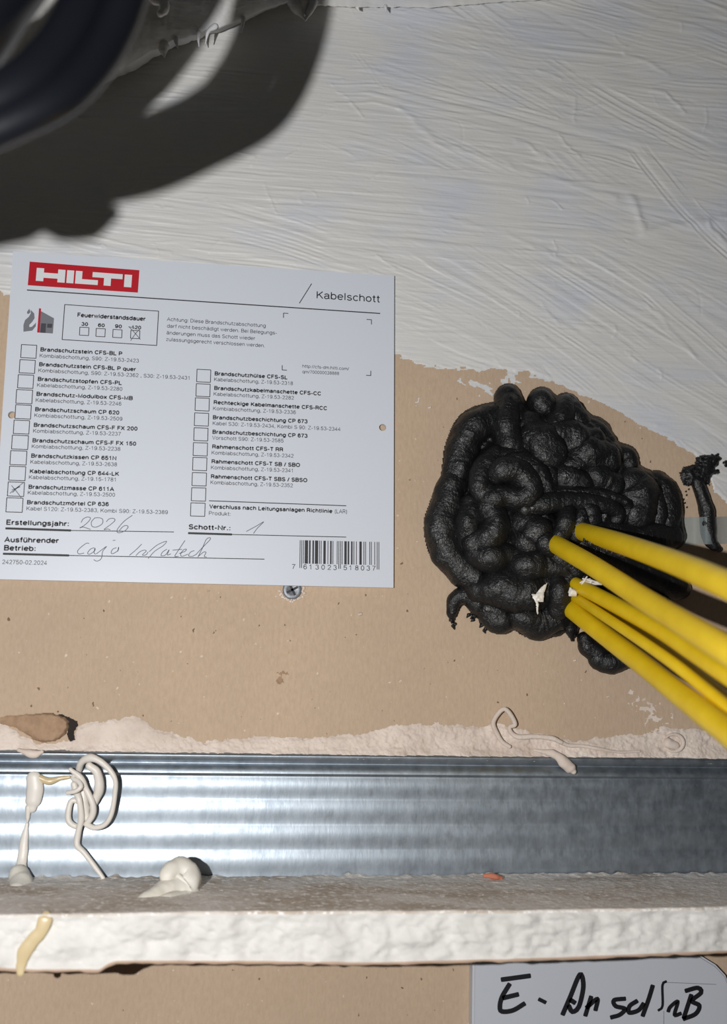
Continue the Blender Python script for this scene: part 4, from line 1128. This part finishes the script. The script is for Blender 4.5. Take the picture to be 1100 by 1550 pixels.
string(tg, [(352, 400), (365, 440), (378, 480), (386, 560), (370, 640), (368, 690), (400, 725), (450, 790), (490, 845)], [16, 16, 15, 15, 15, 15, 13, 12, 10], [7, 7, 8, 7, 6, 6, 6, 7, 8])
string(tg, [(395, 420), (400, 500), (412, 560)], [22, 24, 18], [5, 5, 5])

dr = empty('acrylic_drip', on((50, 1250), .003)[0], 'pale runny drip hanging down the steel profile at the far left', 'drip')
string(dr, [(160, 372), (165, 420), (158, 480), (152, 510)], [34, 40, 38, 24], 3.2, name='drip_head', flat=.5)
string(dr, [(185, 368), (235, 385), (285, 372), (330, 365)], [16, 18, 12, 8], 3.0, mat='resin', name='drip_smear')
string(dr, [(135, 510), (132, 560), (130, 580)], [14, 10, 4], 3, name='drip_thread')
string(dr, [(128, 590), (118, 650), (110, 720), (102, 775), (95, 830)], [8, 18, 22, 24, 40], [3, 3, 3.2, 4, 6], name='drip_run', flat=.5)
string(dr, [(90, 830), (100, 870), (80, 910)], [48, 54, 44], [7, 10, 16], name='drip_foot', mat='filler')

gl = empty('filler_blob', on((270, 1350), .02)[0], 'thick cream filler blob curled up on the dusty board top', 'filler')
K8 = (0, 1290, 0.32727)
string(gl, [(520, 262), (620, 240), (700, 215), (770, 190), (830, 165), (856, 120), (838, 78), (800, 80), (775, 105), (770, 130)], [10, 26, 44, 66, 84, 76, 56, 44, 38, 30], [44, 40, 36, 31, 27, 26, 26, 28, 30, 30], s=K8, mat='filler', name='blob_body', lump=.1, seg=28)
string(gl, [(700, 250), (780, 235), (860, 215), (890, 190)], [24, 50, 50, 34], [40, 36, 30, 28], s=K8, mat='filler', name='blob_foot', lump=.1, seg=24)

sq = empty('plaster_squiggle', on((790, 1115), .001)[0], 'thin off-white squeezed string looping on the plaster band right of centre', 'sealant string')
K6 = (700, 1050, 0.36364)
string(sq, [(195, 220), (165, 200), (142, 165), (127, 122), (150, 80), (175, 64), (200, 88), (218, 128), (195, 140), (205, 165), (235, 180), (300, 178), (370, 185), (410, 203)], [8, 9, 10, 10, 10, 10, 10, 10, 9, 10, 11, 10, 11, 9], [2, 2.4, 2.8, 3, 3.4, 3.8, 3.4, 2.8, 2.4, 2.4, 2.4, 2.2, 2.8, 2.4], s=K6, mat='plaster')
string(sq, [(405, 200), (440, 215), (500, 218), (570, 230), (650, 243), (735, 240)], [10, 8, 7, 7, 6, 5], 1.8, s=K6, mat='plaster')
string(sq, [(300, 235), (380, 252), (420, 282), (450, 310), (462, 324)], [6, 16, 24, 24, 12], [2, 3, 4, 4.4, 4.6], s=K6, mat='plaster', name='tongue', lump=.15)
rg = empty('plaster_ring', on((1018, 1122), .001)[0], 'small raised ring of plaster near the right end of the plaster band', 'plaster')
a = np.linspace(-2.4, 2.1, 14)
string(rg, [(878 + 40 * math.cos(t), 205 + 36 * math.sin(t)) for t in a], [5, 8, 9, 8, 5], 1.6, s=K6, mat='plaster')
string(rg, [(855, 205), (885, 215)], [22, 18], .8, s=K6, mat='plaster', name='ring_fill', lump=.2)
pl = empty('plaster_tongue', on((47, 1143), .002)[0], 'white plaster tongue over the top edge of the steel profile at the left', 'plaster')
string(pl, crop([(130, 300), (200, 322), (240, 330), (290, 312)], 0, 1070, .21818), [3, 6, 6, 3], 3.0, s=(0, 0, 1), mat='plaster', name='tongue', lump=.2)
string(pl, crop([(200, 322), (232, 338), (240, 346)], 0, 1070, .21818), [5, 4, 2], 3.2, s=(0, 0, 1), mat='plaster', name='tongue_tip', lump=.2)

gd = empty('glue_drip', on((50, 1430), edge_h(50))[0], 'yellowish glue drip running down the white cut edge at the far left', 'glue')
eh = edge_h(50) / MM
string(gd, [(214, 288), (208, 306), (190, 365), (150, 410), (115, 460), (98, 520), (95, 555)], [20, 34, 30, 32, 32, 24, 18], [eh - .6, eh + .1, eh + .3, eh + .3, eh + .3, eh + .3, eh + .5], s=K8, mat='resin', name='glue_run', flat=.3, lump=.12)
bc = on_z([(745, 1327)], Z_SILL + .0012)[0]
o = mesh_obj('brick_chip', *tube([bc + (-.0028, 0, .0003), bc + (0, -.0006, .0002), bc + (.003, 0, -.0004)], [.0007, .0011, .0008], 10, .0006, lump=.3, ll=.0015), M['brick'], None)
tag(o, 'small red brown chip lying where the steel profile meets the dusty board', 'chip')

# ------------------------------------------------------------------ handwritten tag at the bottom
def marker_tag():
    h = .0055
    c = on((900, 1540), 0)[0]
    root = empty('marker_tag', c, 'white plastic tag handwritten in black marker under the board edge', 'tag')
    out = [(716, 1440), (1050, 1440), (1066, 1450), (1084, 1461), (1099, 1477), (1108, 1500), (1112, 1640), (714, 1640)]
    bm = bmesh.new()
    vs = [bm.verts.new(tuple(on(p, h)[0] - c)) for p in out]
    f = bm.faces.new(vs)
    r = bmesh.ops.extrude_face_region(bm, geom=[f])
    for v in [g for g in r['geom'] if isinstance(g, bmesh.types.BMVert)]: v.co.y = -.0002
    bmesh.ops.recalc_face_normals(bm, faces=bm.faces)
    bmesh.ops.bevel(bm, geom=[e for e in bm.edges if all(abs(v.co.y + h) < 1e-6 for v in e.verts)], offset=.0008, segments=3, affect='EDGES')
    me = bpy.data.meshes.new('tag_plate'); bm.to_mesh(me); bm.free(); me.materials.append(M['tag'])
    o = bpy.data.objects.new('tag_plate', me); COL.objects.link(o); o.parent = root
    K2 = (740, 1460, .32727)
    def letter(strokes, w):
        parts = []
        for st in strokes:
            p = smooth2(crop(st, *K2), 6) if len(st) > 2 else np.array(crop(st, *K2))
            V, Fc = ribbon(p, w)
            parts.append((on(V, h + .00005), Fc))
        return parts
    for st, w in [([[(58, 70), (190, 52)], [(95, 90), (60, 150), (50, 195), (60, 217), (110, 212), (165, 180)], [(65, 155), (135, 138)]], 7.4),
                  ([[(230, 160), (262, 176)]], 6),
                  ([[(340, 232), (375, 150), (420, 47), (436, 100), (415, 195), (385, 218), (368, 190)], [(375, 163), (398, 178)]], 7.4),
                  ([[(445, 237), (472, 148)], [(450, 200), (500, 160), (492, 212)]], 7),
                  ([[(630, 158), (578, 165), (585, 192), (628, 205), (605, 232), (563, 245)]], 6.8),
                  ([[(685, 168), (650, 192), (648, 222), (690, 212), (715, 180)], [(757, 97), (738, 160), (710, 238)]], 7),
                  ([[(820, 78), (802, 95), (802, 190), (782, 213)]], 4),
                  ([[(828, 218), (838, 196), (872, 172), (858, 232), (888, 226)]], 6),
                  ([[(908, 122), (965, 108), (980, 130), (938, 168), (972, 190), (955, 228), (898, 252)], [(935, 140), (900, 248)]], 7)]:
        mesh_obj('marker_letter', *merge(letter(st, w)), M['marker'], root, smooth=False)
    mesh_obj('thin_outline', *merge(letter([[(810, 82), (1050, 92)], [(808, 215), (808, 300)]], .8)), M['print_grey'], root, smooth=False)
marker_tag()

# ------------------------------------------------------------------ black cables hanging close to the lens
def near_cable(pts, r_px, h, lab, name='black_cable'):
    P = on(pts, h)
    R = np.asarray(r_px) * px_size(P)
    V, Fc = tube(P, R, 40, .002, lump=.02, ll=.02, seed=3)
    o = mesh_obj(name, V, Fc, M['rubber'], None)
    tag(o, lab, 'cable', 'black cables hanging close in front')
    return o
HH = .2175
near_cable([(245, -330), (232, -200), (212, -80), (192, 0), (164, 66), (125, 120), (76, 158), (0, 194), (-90, 232), (-200, 255), (-400, 290)], [29] * 11, [.207, .207, .208, .210, .212, .215, .2175, .2185, .2185, .2185, .2185], 'outer black cable crossing the top left corner, with a long bluish shine')
near_cable([(196, -330), (183, -200), (163, -80), (138, -10), (112, 44), (78, 92), (34, 132), (-40, 168), (-130, 192), (-400, 226)], [40] * 10, [.202, .202, .203, .205, .207, .209, .211, .212, .212, .212], 'second black cable nested inside the outer one in the top left corner')
near_cable([(46, -344), (36, -219), (16, -126), (-8, -82), (-40, -35), (-70, 12), (-101, 56), (-160, 96), (-290, 122), (-430, 140)], [102, 102, 100, 98, 98, 98, 96, 92, 90, 90], [.206, .206, .207, .208, .207, .205, .202, .199, .196, .196], 'thickest black cable, innermost, just cutting the very corner of the picture')
near_cable([(-158, 290), (-190, 300), (-235, 302), (-270, 290), (-300, 300), (-420, 320)], [12, 30, 32, 26, 34, 36], .2185, 'unseen black cable end just outside the left edge, casting the low bump in the shadow')  # out of view, shaped to cast the bump at the shadow's lower left
